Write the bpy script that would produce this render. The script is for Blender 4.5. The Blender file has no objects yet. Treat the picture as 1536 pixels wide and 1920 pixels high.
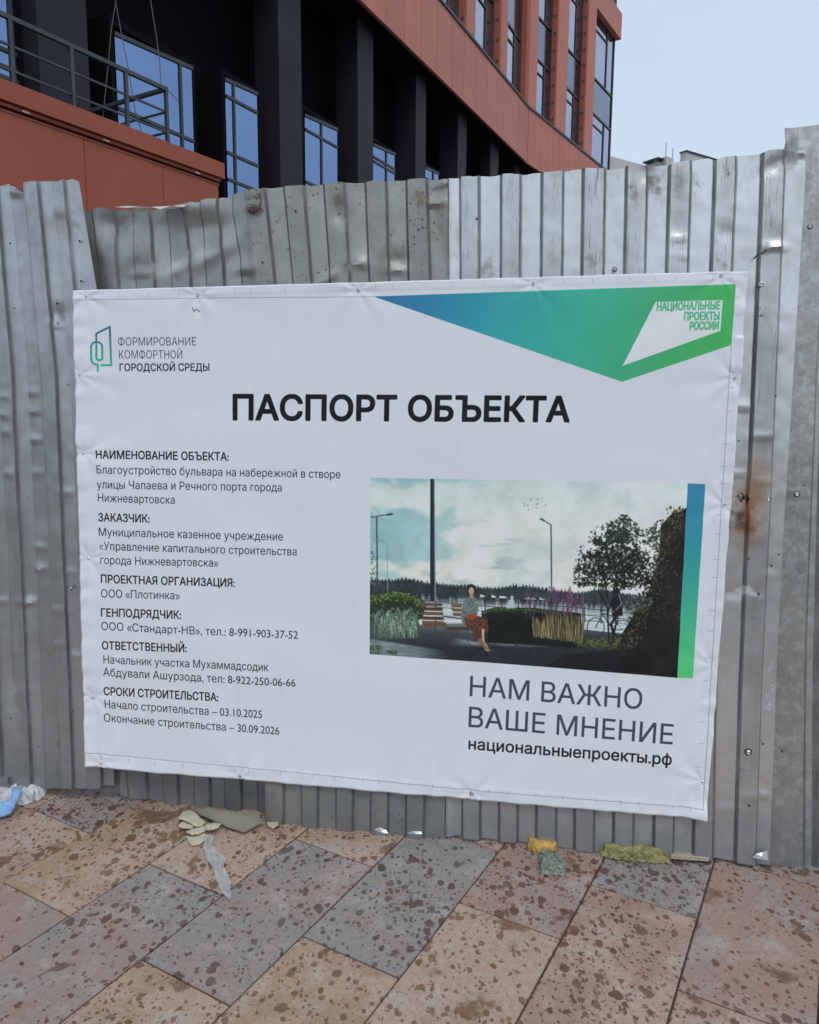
import bpy, bmesh, math, random
import numpy as np
from mathutils import Vector, Matrix
random.seed(7); rng = np.random.default_rng(7)
S = bpy.context.scene
COL = S.collection

# ------------------------------------------------------------ camera
PITCH, ROLL, FPX, CAMH = math.radians(8.065), math.radians(.43), 1420.0, 1.6
cp, sp, cr, sr = math.cos(PITCH), math.sin(PITCH), math.cos(ROLL), math.sin(ROLL)
cF = np.array([0, cp, -sp]); _up = np.array([0, sp, cp]); _rt = np.array([1., 0, 0])
cR = cr*_rt + sr*_up; cU = -sr*_rt + cr*_up; cC = np.array([0, 0, CAMH])
cam = bpy.data.cameras.new('camera'); camo = bpy.data.objects.new('camera', cam); COL.objects.link(camo)
cam.sensor_fit = 'HORIZONTAL'; cam.angle = 2*math.atan(768/FPX); cam.clip_start = .05; cam.clip_end = 2000
M = Matrix.Identity(4)
for i in range(3):
    M[i][0] = cR[i]; M[i][1] = cU[i]; M[i][2] = -cF[i]; M[i][3] = cC[i]
camo.matrix_world = M
S.camera = camo

# ------------------------------------------------------------ light
SUN_EL, SUN_AZ = 52, 160           # high behind the camera, to the right
w = bpy.data.worlds.new('World'); S.world = w; w.use_nodes = True
nt = w.node_tree; nt.nodes.clear()
sky = nt.nodes.new('ShaderNodeTexSky'); sky.sky_type = 'NISHITA'; sky.sun_disc = False
sky.sun_elevation = math.radians(SUN_EL); sky.sun_rotation = math.radians(SUN_AZ)
sky.air_density = 1.0; sky.dust_density = 3.2; sky.ozone_density = 1.0; sky.altitude = 50
bg = nt.nodes.new('ShaderNodeBackground'); bg.inputs[1].default_value = .11
out = nt.nodes.new('ShaderNodeOutputWorld')
# thin even cloud veil: the clear sky mixed with a pale cloud tone
mx = nt.nodes.new('ShaderNodeMix'); mx.data_type = 'RGBA'
tc = nt.nodes.new('ShaderNodeTexCoord'); nz = nt.nodes.new('ShaderNodeTexNoise')
mp = nt.nodes.new('ShaderNodeMapping'); mp.inputs['Scale'].default_value = (1.2, 1.2, 3.0)
nt.links.new(tc.outputs['Generated'], mp.inputs[0]); nt.links.new(mp.outputs[0], nz.inputs[0])
nz.inputs['Scale'].default_value = 1.1; nz.inputs['Detail'].default_value = 5
mr = nt.nodes.new('ShaderNodeMapRange'); mr.inputs[1].default_value = .3; mr.inputs[2].default_value = .7
mr.inputs[3].default_value = .80; mr.inputs[4].default_value = .92
nt.links.new(nz.outputs[0], mr.inputs[0]); nt.links.new(mr.outputs[0], mx.inputs[0])
nt.links.new(sky.outputs[0], mx.inputs[6]); mx.inputs[7].default_value = (4.75, 5.6, 6.65, 1)
nt.links.new(mx.outputs[2], bg.inputs[0]); nt.links.new(bg.outputs[0], out.inputs[0])
sd = bpy.data.lights.new('sun', 'SUN'); sd.energy = .8; sd.angle = math.radians(18); sd.color = (1, .95, .88)
so = bpy.data.objects.new('sun', sd); COL.objects.link(so)
el, az = math.radians(SUN_EL), math.radians(SUN_AZ)
sdir = Vector((math.sin(az)*math.cos(el), math.cos(az)*math.cos(el), math.sin(el)))
so.rotation_euler = sdir.to_track_quat('Z', 'Y').to_euler()
vs = S.view_settings; vs.view_transform = 'Standard'; vs.look = 'None'; vs.gamma = 1; vs.use_curve_mapping = False
vs.exposure = 0.33

# ------------------------------------------------------------ pixel helpers
def ray(x, y): return cF + cR*(x-768)/FPX + cU*(960-y)/FPX
def ground(x, y, z=0.0):
    d = ray(x, y); return cC + d*((z-CAMH)/d[2])
class Frame:
    """vertical plane: origin p0, horizontal direction d, normal n towards the camera"""
    def __init__(s, p0, d):
        s.p = np.array([p0[0], p0[1], 0.]); s.d = np.array([d[0], d[1], 0.]); s.d /= np.linalg.norm(s.d)
        s.n = np.array([s.d[1], -s.d[0], 0.])
        if (cC-s.p)@s.n < 0: s.n = -s.n
    def hit(s, x, y, off=0.0):
        r = ray(x, y); q = s.p+s.n*off
        t = ((q-cC)@s.n)/(r@s.n); P = cC+r*t
        return ((P-s.p)@s.d, P[2])
    def W(s, a, o, z): return s.p+s.d*a+s.n*o+np.array([0, 0, z])
def lin(v):
    v = v/255.; return v/12.92 if v <= .04045 else ((v+.055)/1.055)**2.4

# ------------------------------------------------------------ object helpers
def link(o, parent=None):
    COL.objects.link(o)
    if parent is not None: o.parent = parent
    return o
def empty(name, loc, label, cat, group=None):
    o = bpy.data.objects.new(name, None); o.location = loc; o.empty_display_size = .2
    link(o); o['label'] = label; o['category'] = cat
    if group: o['group'] = group
    return o
def root_loc(o):
    v = Vector((0, 0, 0))
    while o is not None: v = v+o.location; o = o.parent
    return v
def mesh_obj(name, verts, faces, mat, parent=None, smooth=False, uvs=None, angle=None):
    """verts in world coordinates"""
    off = root_loc(parent) if parent is not None else Vector((0, 0, 0))
    me = bpy.data.meshes.new(name)
    V = np.asarray(verts, float)
    base = Vector((0, 0, 0))
    if parent is None:
        base = Vector(((V[:, 0].min()+V[:, 0].max())/2, (V[:, 1].min()+V[:, 1].max())/2, V[:, 2].min()))
    V = V-np.array(off)-np.array(base)
    me.from_pydata([tuple(v) for v in V], [], faces)
    if uvs is not None:
        ul = me.uv_layers.new(name='UVMap')
        li = np.zeros(len(me.loops), int); me.loops.foreach_get('vertex_index', li)
        ul.data.foreach_set('uv', np.asarray(uvs, float)[li].ravel())
    bm = bmesh.new(); bm.from_mesh(me); bmesh.ops.recalc_face_normals(bm, faces=bm.faces); bm.to_mesh(me); bm.free()
    if smooth:
        me.polygons.foreach_set('use_smooth', [True]*len(me.polygons))
        if angle: me.set_sharp_from_angle(angle=math.radians(angle))
    if mat is not None: me.materials.append(mat)
    o = bpy.data.objects.new(name, me); o.location = base
    return link(o, parent)
BF = [(0, 1, 3, 2), (4, 6, 7, 5), (0, 4, 5, 1), (2, 3, 7, 6), (0, 2, 6, 4), (1, 5, 7, 3)]
class MB:
    def __init__(s): s.v = []; s.f = []
    def add(s, v, f):
        n = len(s.v); s.v += [tuple(p) for p in v]; s.f += [tuple(i+n for i in q) for q in f]
    def fbox(s, fr, a0, a1, o0, o1, z0, z1):
        s.add([fr.W(a, o, z) for a in (a0, a1) for o in (o0, o1) for z in (z0, z1)], BF)
    def bar(s, A, B, w, h=None):
        """rectangular bar between two points"""
        A = np.array(A, float); B = np.array(B, float); d = B-A; d /= np.linalg.norm(d); h = h or w
        u = np.cross(d, [0, 0, 1.]); u = np.array([1., 0, 0]) if np.linalg.norm(u) < 1e-3 else u/np.linalg.norm(u)
        q = np.cross(u, d)
        s.add([P+u*i*w/2+q*j*h/2 for P in (A, B) for i in (-1, 1) for j in (-1, 1)], BF)
    def tube(s, pts, r, n=6):
        pts = [np.array(p, float) for p in pts]; V = []; F = []
        for i, p in enumerate(pts):
            d = pts[min(i+1, len(pts)-1)]-pts[max(i-1, 0)]; d /= (np.linalg.norm(d)+1e-9)
            u = np.cross(d, [0.3, .5, .81]); u /= np.linalg.norm(u); q = np.cross(d, u)
            for k in range(n):
                t = 2*math.pi*k/n; V.append(p+u*math.cos(t)*r+q*math.sin(t)*r)
        for i in range(len(pts)-1):
            for k in range(n): F.append((i*n+k, i*n+(k+1) % n, (i+1)*n+(k+1) % n, (i+1)*n+k))
        F.append(tuple(range(n))[::-1]); F.append(tuple(range((len(pts)-1)*n, len(pts)*n)))
        s.add(V, F)
    def build(s, name, mat, parent=None, smooth=False, angle=None):
        return mesh_obj(name, s.v, s.f, mat, parent, smooth, None, angle)
def bevel(o, w, seg=2):
    m = o.modifiers.new('bevel', 'BEVEL'); m.width = w; m.segments = seg; m.limit_method = 'ANGLE'; return o
def solid(o, t, offset=-1):
    m = o.modifiers.new('solid', 'SOLIDIFY'); m.thickness = t; m.offset = offset; return o

# smooth numpy value noise
_P = rng.random((257, 257))
def vnoise(x, y, seed=0):
    x = np.asarray(x, float)+seed*17.31; y = np.asarray(y, float)+seed*9.77
    xi = np.floor(x).astype(int); yi = np.floor(y).astype(int); fx = x-xi; fy = y-yi
    fx = fx*fx*(3-2*fx); fy = fy*fy*(3-2*fy)
    g = lambda a, b: _P[a % 256, b % 256]
    return (g(xi, yi)*(1-fx)+g(xi+1, yi)*fx)*(1-fy)+(g(xi, yi+1)*(1-fx)+g(xi+1, yi+1)*fx)*fy
def fbm(x, y, o=4, seed=0):
    t = 0; a = .5; n = 0
    for i in range(o): t = t+a*vnoise(x*2**i, y*2**i, seed+i*3); n += a; a *= .5
    return t/n

# ------------------------------------------------------------ materials
class NT:
    def __init__(s, name):
        s.m = bpy.data.materials.new(name); s.m.use_nodes = True; s.t = s.m.node_tree
        s.b = s.t.nodes['Principled BSDF']; s.geo = s.t.nodes.new('ShaderNodeNewGeometry')
        s.pos = s.geo.outputs['Position']
    def n(s, t): return s.t.nodes.new(t)
    def l(s, a, b): s.t.links.new(a, b)
    def setin(s, sock, v):
        if hasattr(v, 'links') or hasattr(v, 'is_linked'): s.l(v, sock)
        else: sock.default_value = v
    def map(s, scale=(1, 1, 1), loc=(0, 0, 0), rot=(0, 0, 0), src=None):
        m = s.n('ShaderNodeMapping'); s.l(src or s.pos, m.inputs[0])
        m.inputs['Scale'].default_value = scale; m.inputs['Location'].default_value = loc; m.inputs['Rotation'].default_value = rot
        return m.outputs[0]
    def noise(s, scale, detail=4, rough=.55, vec=None, dist=0, out=0):
        n = s.n('ShaderNodeTexNoise'); s.l(vec or s.pos, n.inputs[0]); n.inputs['Scale'].default_value = scale
        n.inputs['Detail'].default_value = detail; n.inputs['Roughness'].default_value = rough; n.inputs['Distortion'].default_value = dist
        return n.outputs[out]
    def vor(s, scale, vec=None, feat='F1', rnd=1):
        n = s.n('ShaderNodeTexVoronoi'); s.l(vec or s.pos, n.inputs[0]); n.inputs['Scale'].default_value = scale
        n.feature = feat; n.inputs['Randomness'].default_value = rnd
        return n
    def mr(s, v, a, b, c=0, d=1, smooth=False):
        n = s.n('ShaderNodeMapRange'); s.l(v, n.inputs[0])
        if smooth: n.interpolation_type = 'SMOOTHSTEP'
        for i, k in enumerate((a, b, c, d)): s.setin(n.inputs[i+1], k)
        return n.outputs[0]
    def ma(s, op, a, b=0.0, c=None):
        n = s.n('ShaderNodeMath'); n.operation = op; s.setin(n.inputs[0], a); s.setin(n.inputs[1], b)
        if c is not None: s.setin(n.inputs[2], c)
        return n.outputs[0]
    def vm(s, op, a, b):
        n = s.n('ShaderNodeVectorMath'); n.operation = op; s.setin(n.inputs[0], a); s.setin(n.inputs[1], b)
        return n.outputs[1] if op in ('LENGTH', 'DISTANCE') else n.outputs[0]
    def mix(s, f, a, b, blend='MIX'):
        n = s.n('ShaderNodeMix'); n.data_type = 'RGBA'; n.blend_type = blend
        s.setin(n.inputs[0], f)
        for i, v in ((6, a), (7, b)):
            if isinstance(v, tuple): n.inputs[i].default_value = (*v[:3], 1)
            else: s.l(v, n.inputs[i])
        return n.outputs[2]
    def bump(s, h, strength=.3, dist=.002, prev=None):
        n = s.n('ShaderNodeBump'); s.l(h, n.inputs['Height']); n.inputs['Strength'].default_value = strength
        n.inputs['Distance'].default_value = dist
        if prev is not None: s.l(prev, n.inputs['Normal'])
        return n.outputs[0]
    def fin(s, col, rough=.6, metal=0., normal=None, **kw):
        if isinstance(col, tuple): s.b.inputs['Base Color'].default_value = (*col[:3], 1)
        else: s.l(col, s.b.inputs['Base Color'])
        s.setin(s.b.inputs['Roughness'], rough); s.setin(s.b.inputs['Metallic'], metal)
        if normal is not None: s.l(normal, s.b.inputs['Normal'])
        for k, v in kw.items(): s.setin(s.b.inputs[k], v)
        return s.m
def simple(name, col, rough=.6, metal=0., var=.12, scale=8, bump=.15, bdist=.002, **kw):
    k = NT(name); n = k.noise(scale, 5, .6); f = k.mr(n, .3, .7, 1-var, 1+var)
    c = k.mix(1.0, tuple(col), f, 'MULTIPLY')
    return k.fin(c, rough, metal, k.bump(k.noise(scale*6, 4), bump, bdist), **kw)

# galvanised steel; stains = (world centre, radii along fence / up, colour, strength, sharp)
def zinc(name, base, metal=.8, rough=.42, stains=(), speckle=0., streak=.25, scratch=0., grime=(.16, .15, .13), grimeamt=.3, spangle=0., hid=.32):
    k = NT(name)
    big = k.noise(2.2, 4, .6); mid = k.noise(14, 5, .65)
    st = k.noise(1, 5, .6, vec=k.map((28, 28, 1.6)))
    c = k.mix(k.mr(big, .3, .7), tuple(v*.90 for v in base), tuple(v*1.08 for v in base))
    c = k.mix(k.mr(mid, .35, .75, 0, .35), c, (base[0]*.72, base[1]*.74, base[2]*.76))
    c = k.mix(k.mr(st, .45, .8, 0, streak), c, grime)
    if spangle:
        v = k.vor(120, vec=k.vm('ADD', k.pos, k.vm('MULTIPLY', k.noise(40, 3, out=1), (.03, .03, .03)))); sepc = k.n('ShaderNodeSeparateColor'); k.l(v.outputs['Color'], sepc.inputs[0])
        c = k.mix(k.mr(sepc.outputs[0], 0, 1, 0, spangle*.6), c, tuple(min(1, v*1.35) for v in base))
        nn = k.noise(30, 5, .65); c = k.mix(k.mr(nn, .5, .58, 0, spangle*.75), c, tuple(min(1, v*1.5) for v in base))
    def attr(n_):
        a = k.n('ShaderNodeAttribute'); a.attribute_type = 'GEOMETRY'; a.attribute_name = n_; return a.outputs['Fac']
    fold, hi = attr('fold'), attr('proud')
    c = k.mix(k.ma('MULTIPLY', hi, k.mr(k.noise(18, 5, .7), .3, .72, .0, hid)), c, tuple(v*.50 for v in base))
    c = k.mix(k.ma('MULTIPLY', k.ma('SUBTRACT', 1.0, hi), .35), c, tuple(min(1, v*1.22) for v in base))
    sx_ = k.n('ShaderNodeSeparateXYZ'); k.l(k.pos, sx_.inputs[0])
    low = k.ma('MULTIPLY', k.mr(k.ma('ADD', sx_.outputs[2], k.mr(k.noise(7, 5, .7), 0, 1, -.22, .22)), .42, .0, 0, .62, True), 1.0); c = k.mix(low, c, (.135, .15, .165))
    fold_shade = k.ma('MULTIPLY', fold, k.mr(k.noise(30, 4, .6, vec=k.map((1, 1, .25))), .25, .6, .45, .85)); c = k.mix(fold_shade, c, (.10, .105, .11))  # crease shade put into the colour along the bends, broken up by noise
    gm = k.mr(k.noise(5.5, 6, .7, vec=k.map((1.4, 1.4, .8), (3, 1, 7))), .52, .68, 0, grimeamt)
    c = k.mix(gm, c, grime)
    rg = k.ma('ADD', k.mr(mid, .3, .7, rough-.07, rough+.1), k.ma('MULTIPLY', gm, .35))
    mt = k.ma('SUBTRACT', k.ma('SUBTRACT', metal, k.ma('MULTIPLY', gm, .9)), k.ma('MAXIMUM', k.ma('MULTIPLY', fold_shade, .5), k.ma('MULTIPLY', low, .55)))
    if speckle:
        v = k.vor(75, vec=k.vm('ADD', k.pos, k.vm('MULTIPLY', k.noise(60, 2, out=1), (.006, .006, .006))))
        sepc = k.n('ShaderNodeSeparateColor'); k.l(v.outputs['Color'], sepc.inputs[0])
        r = k.mr(sepc.outputs[0], .55, 1, 0, .42)
        sm = k.ma('MULTIPLY', k.ma('LESS_THAN', v.outputs['Distance'], r), k.mr(k.noise(4, 3), .35, .6, 0, speckle))
        c = k.mix(sm, c, (.10, .075, .06)); mt = k.ma('SUBTRACT', mt, k.ma('MULTIPLY', sm, .6))
    if scratch:
        for ang, sd_ in ((.25, 1), (-.35, 5), (.12, 9), (.5, 14)):
            sc = k.noise(1, 3, .7, vec=k.map((210, 210, 6), (sd_, sd_*2, 0), (0, ang, 0)))
            msk = k.ma('MULTIPLY', k.mr(k.noise(3.4, 3, .5, vec=k.map((1, 1, 1), (sd_*3, 0, 0))), .42, .56), k.ma('MULTIPLY', k.mr(hi, 0, 1, .12, 1), k.mr(sx_.outputs[2], 1.3, 1.9, .08, 1)))
            c = k.mix(k.ma('MULTIPLY', k.mr(sc, .60, .68, 0, scratch), msk), c, (.17, .17, .18))
    dist = k.vm('MULTIPLY', k.vm('SUBTRACT', k.noise(22, 5, .65, out=1), (.5, .5, .5)), (.11, .11, .11))
    for (ctr, ra, rz, colr, amt, soft) in stains:
        p = k.vm('SUBTRACT', k.vm('ADD', k.pos, dist), tuple(ctr)); p = k.vm('MULTIPLY', p, (1/ra, 1/ra, 1/rz))
        m_ = k.mr(k.vm('LENGTH', p, (0, 0, 0)), 1.0, 1-soft, 0, amt, True)
        c = k.mix(m_, c, tuple(colr)); mt = k.ma('SUBTRACT', mt, k.ma('MULTIPLY', m_, .8)); rg = k.ma('ADD', rg, k.ma('MULTIPLY', m_, .2))
    mt = k.ma('MAXIMUM', mt, 0.0)
    nb = k.bump(k.noise(7, 3, .5), .25, .0045); nb = k.bump(k.noise(120, 4, .7), .18, .0006, nb)
    return k.fin(c, rg, mt, nb)

m_black = simple('hole_black', (.006, .006, .007), .9, var=0)
m_edge = simple('cut_steel_edge', (.11, .09, .08), .8, .3, var=.5, scale=40)
m_screw = simple('screw_steel', (.55, .56, .58), .3, .9, var=.1, scale=40)
m_rubber = simple('screw_washer', (.03, .03, .03), .7)

# ============================================================ GROUND
yaw = math.radians(29.63)
ta = np.array([math.sin(yaw), math.cos(yaw), 0]); tb = np.array([math.cos(yaw), -math.sin(yaw), 0])
k = NT('sand_soil'); c = k.mix(k.noise(9, 5), (.10, .085, .07), (.20, .17, .14))
m_soil = k.fin(c, .95, 0, k.bump(k.noise(60, 5), .6, .01))
gs = 700
g = mesh_obj('ground', [(-gs, -gs, -.03), (gs, -gs, -.03), (gs, gs, -.03), (-gs, gs, -.03)], [(0, 1, 2, 3)], m_soil); g['kind'] = 'structure'

def tile_mat():
    k = NT('stained_concrete')
    def at(n):
        a = k.n('ShaderNodeAttribute'); a.attribute_type = 'OBJECT'; a.attribute_name = n; return a
    A, B = at('tint_a').outputs['Color'], at('tint_b').outputs['Color']; ox = at('shift').outputs['Vector']
    P = k.vm('ADD', k.pos, ox)
    n1 = k.noise(3.0, 5, .6, vec=P, dist=.4); n2 = k.noise(55, 5, .7, vec=P); n3 = k.noise(7, 5, .65, vec=k.vm('ADD', P, (5, 9, 2)))
    c = k.mix(k.mr(n1, .46, .56), A, B)
    c = k.mix(k.mr(n3, .50, .66, 0, .55), c, (.44, .42, .40))
    c = k.mix(k.mr(k.noise(5, 5, .7, vec=k.vm('ADD', P, (15, 3, 2)), dist=.5), .54, .66, 0, .55), c, (.34, .19, .13))
    c = k.mix(k.mr(n2, .40, .68, 0, .42), c, (.17, .13, .11)); c = k.mix(k.mr(k.noise(160, 3, .7, vec=P), .55, .7, 0, .4), c, (.14, .11, .09))
    v5 = k.vor(230, vec=P); c = k.mix(k.mr(v5.outputs['Distance'], .0, .35, .32, 0), c, (.48, .45, .42))
    # drying puddles and rain drops
    dn = k.vm('MULTIPLY', k.vm('SUBTRACT', k.noise(34, 3, .6, vec=P, out=1), (.5, .5, .5)), (.022, .022, .022))
    Pd = k.vm('MULTIPLY', k.vm('ADD', P, dn), (1, .82, 1))
    wet = None
    dens = k.mr(k.noise(2.0, 3, .5, vec=k.vm('ADD', P, (2, 4, 0))), .3, .7, .12, -.10)
    for sc, lo, rmax, off in ((19, .42, .40, (0, 0, 0)), (29, .30, .44, (3.3, 1.2, 0)), (44, .25, .46, (9.1, 3.2, 0)), (74, .35, .44, (1.3, 7.2, 0)), (120, .6, .40, (4.3, 2.2, 0))):
        v = k.vor(sc, vec=k.vm('ADD', Pd, off)); sc_ = k.n('ShaderNodeSeparateColor'); k.l(v.outputs['Color'], sc_.inputs[0])
        r = k.mr(k.ma('ADD', sc_.outputs[0], k.ma('MULTIPLY', dens, -2.0)), lo, 1, 0, rmax)
        d = k.ma('SUBTRACT', r, v.outputs['Distance']); m_ = k.mr(d, 0.0, .05, 0, 1)
        m_ = k.ma('MULTIPLY', m_, k.mr(sc_.outputs[1], 0, 1, .72, 1))
        wet = m_ if wet is None else k.ma('MAXIMUM', wet, m_)
    bl = k.noise(4.2, 5, .62, vec=k.vm('ADD', P, (7, 3, 1)), dist=.6); bt = at('damp').outputs['Fac']
    wet = k.ma('MAXIMUM', wet, k.mr(k.ma('ADD', bl, bt), .62, .66, 0, .85))
    wc = k.mix(1.0, c, at('wet').outputs['Color'], 'MULTIPLY')
    c2 = k.mix(wet, c, wc)
    rg = k.mr(wet, 0, 1, .80, .42)
    nb = k.bump(n2, .5, .0016); nb = k.bump(k.noise(220, 3, .7, vec=P), .35, .0007, nb)
    return k.fin(c2, rg, 0, nb)
m_tile = tile_mat()
TAN, PINK, GREY, OCH, MAUV = (.45, .325, .24), (.365, .235, .18), (.28, .262, .25), (.38, .255, .16), (.33, .245, .215)
pav = bpy.data.objects.new('pavement', None); pav['kind'] = 'structure'; link(pav)
L, Wd, T, gap, bv = .715, .3437, .06, .0055, .004
def slab_mesh(L_, W_):
    a0, a1, b0, b1 = gap/2, L_-gap/2, gap/2, W_-gap/2
    V = []
    for (i, z) in ((0, -T), (0, -bv), (bv, 0)):
        V += [(a0+i, b0+i, z), (a1-i, b0+i, z), (a1-i, b1-i, z), (a0+i, b1-i, z)]
    F = [(q*4+j, q*4+(j+1) % 4, q*4+4+(j+1) % 4, q*4+4+j) for q in (0, 1) for j in range(4)]+[(8, 9, 10, 11), (3, 2, 1, 0)]
    me = bpy.data.meshes.new('slab'); V2 = [tuple(ta*a+tb*b+np.array([0, 0, z])) for a, b, z in V]
    me.from_pydata(V2, [], F); bm = bmesh.new(); bm.from_mesh(me); bmesh.ops.recalc_face_normals(bm, faces=bm.faces); bm.to_mesh(me); bm.free()
    me.materials.append(m_tile); return me
slab = slab_mesh(L, Wd)
rowj = {-2.69: 1.71, -2.345: 1.37, -2.0: 1.69, -1.655: 1.357, -1.32: 1.67, -.975: 1.335, -.63: 1.645, -.282: 1.307, .062: 1.66}
rowpos = {r_: -.284-.3437*(7-i_) for i_, r_ in enumerate(sorted(rowj))}
cols = {(-2.69, 1): (MAUV, GREY), (-2.69, 0): (TAN, PINK), (-2.345, 1): (TAN, OCH), (-2.345, 0): (MAUV, PINK), (-2.0, 1): (TAN, TAN), (-2.0, 0): (MAUV, GREY),
        (-1.655, 1): (GREY, MAUV), (-1.655, 2): (TAN, OCH), (-1.655, 0): (OCH, TAN), (-1.32, 1): (GREY, GREY), (-1.32, 0): (TAN, OCH), (-1.32, 2): (TAN, PINK), (-.975, 1): (TAN, TAN), (-.975, 2): (PINK, MAUV),
        (-.63, 1): (PINK, TAN), (-.63, 2): (GREY, GREY), (-.63, 0): (PINK, TAN), (-.282, 0): (GREY, GREY), (-.282, 1): (PINK, TAN), (-.282, 2): (PINK, MAUV), (.062, 1): (PINK, OCH), (.062, 0): (TAN, GREY)}
rows = sorted(rowj)
js = mesh_obj('joint_sand', [(-4.2, -1.6, -.009), (4.2, -1.6, -.009), (4.2, 4.4, -.009), (-4.2, 4.4, -.009)], [(0, 1, 2, 3)], simple('joint_sand', (.085, .06, .045), .95, var=.4, scale=60, bump=.5), None); js['kind'] = 'structure'
for i in range(-3, 12):
    b0 = rows[i] if 0 <= i < len(rows) else (rows[0]+i*Wd if i < 0 else rows[-1]+(i-len(rows)+1)*Wd)
    key = rows[i] if 0 <= i < len(rows) else None
    b0 = -.284-.3437*(7-i)
    j0 = rowj[rows[i]] if 0 <= i < len(rows) else 1.35+.35*(i % 2)
    for j in range(-4, 4):
        a = j0+(j-1)*L
        ctr = ta*(a+L/2)+tb*(b0+Wd/2)
        if ctr[1] > 4.2 or ctr[1] < -1.2 or abs(ctr[0]) > 3.6: continue
        o = bpy.data.objects.new('slab', slab); link(o, pav)
        # small unevenness of each slab
        o.location = tuple(ta*a+tb*b0+np.array([0, 0, random.uniform(-.0022, .0012)]))
        o.rotation_euler = (random.uniform(-.0012, .0012), random.uniform(-.0012, .0012), random.uniform(-.0015, .0015))
        ca, cb = cols.get((rows[i] if 0 <= i < len(rows) else None, j), random.choice([(TAN, OCH), (PINK, TAN), (GREY, GREY), (MAUV, GREY), (PINK, MAUV)]))
        o['tint_a'] = tuple(ca); o['tint_b'] = tuple(cb); o['shift'] = (random.uniform(0, 40), random.uniform(0, 40), 0.)
        greyish = ca == GREY
        o['wet'] = (.34, .24, .20) if greyish else ((.42, .27, .17) if ca in (TAN, OCH) else (.37, .22, .16))
        o['damp'] = -.10 if greyish else random.uniform(-.04, .07)

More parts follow.
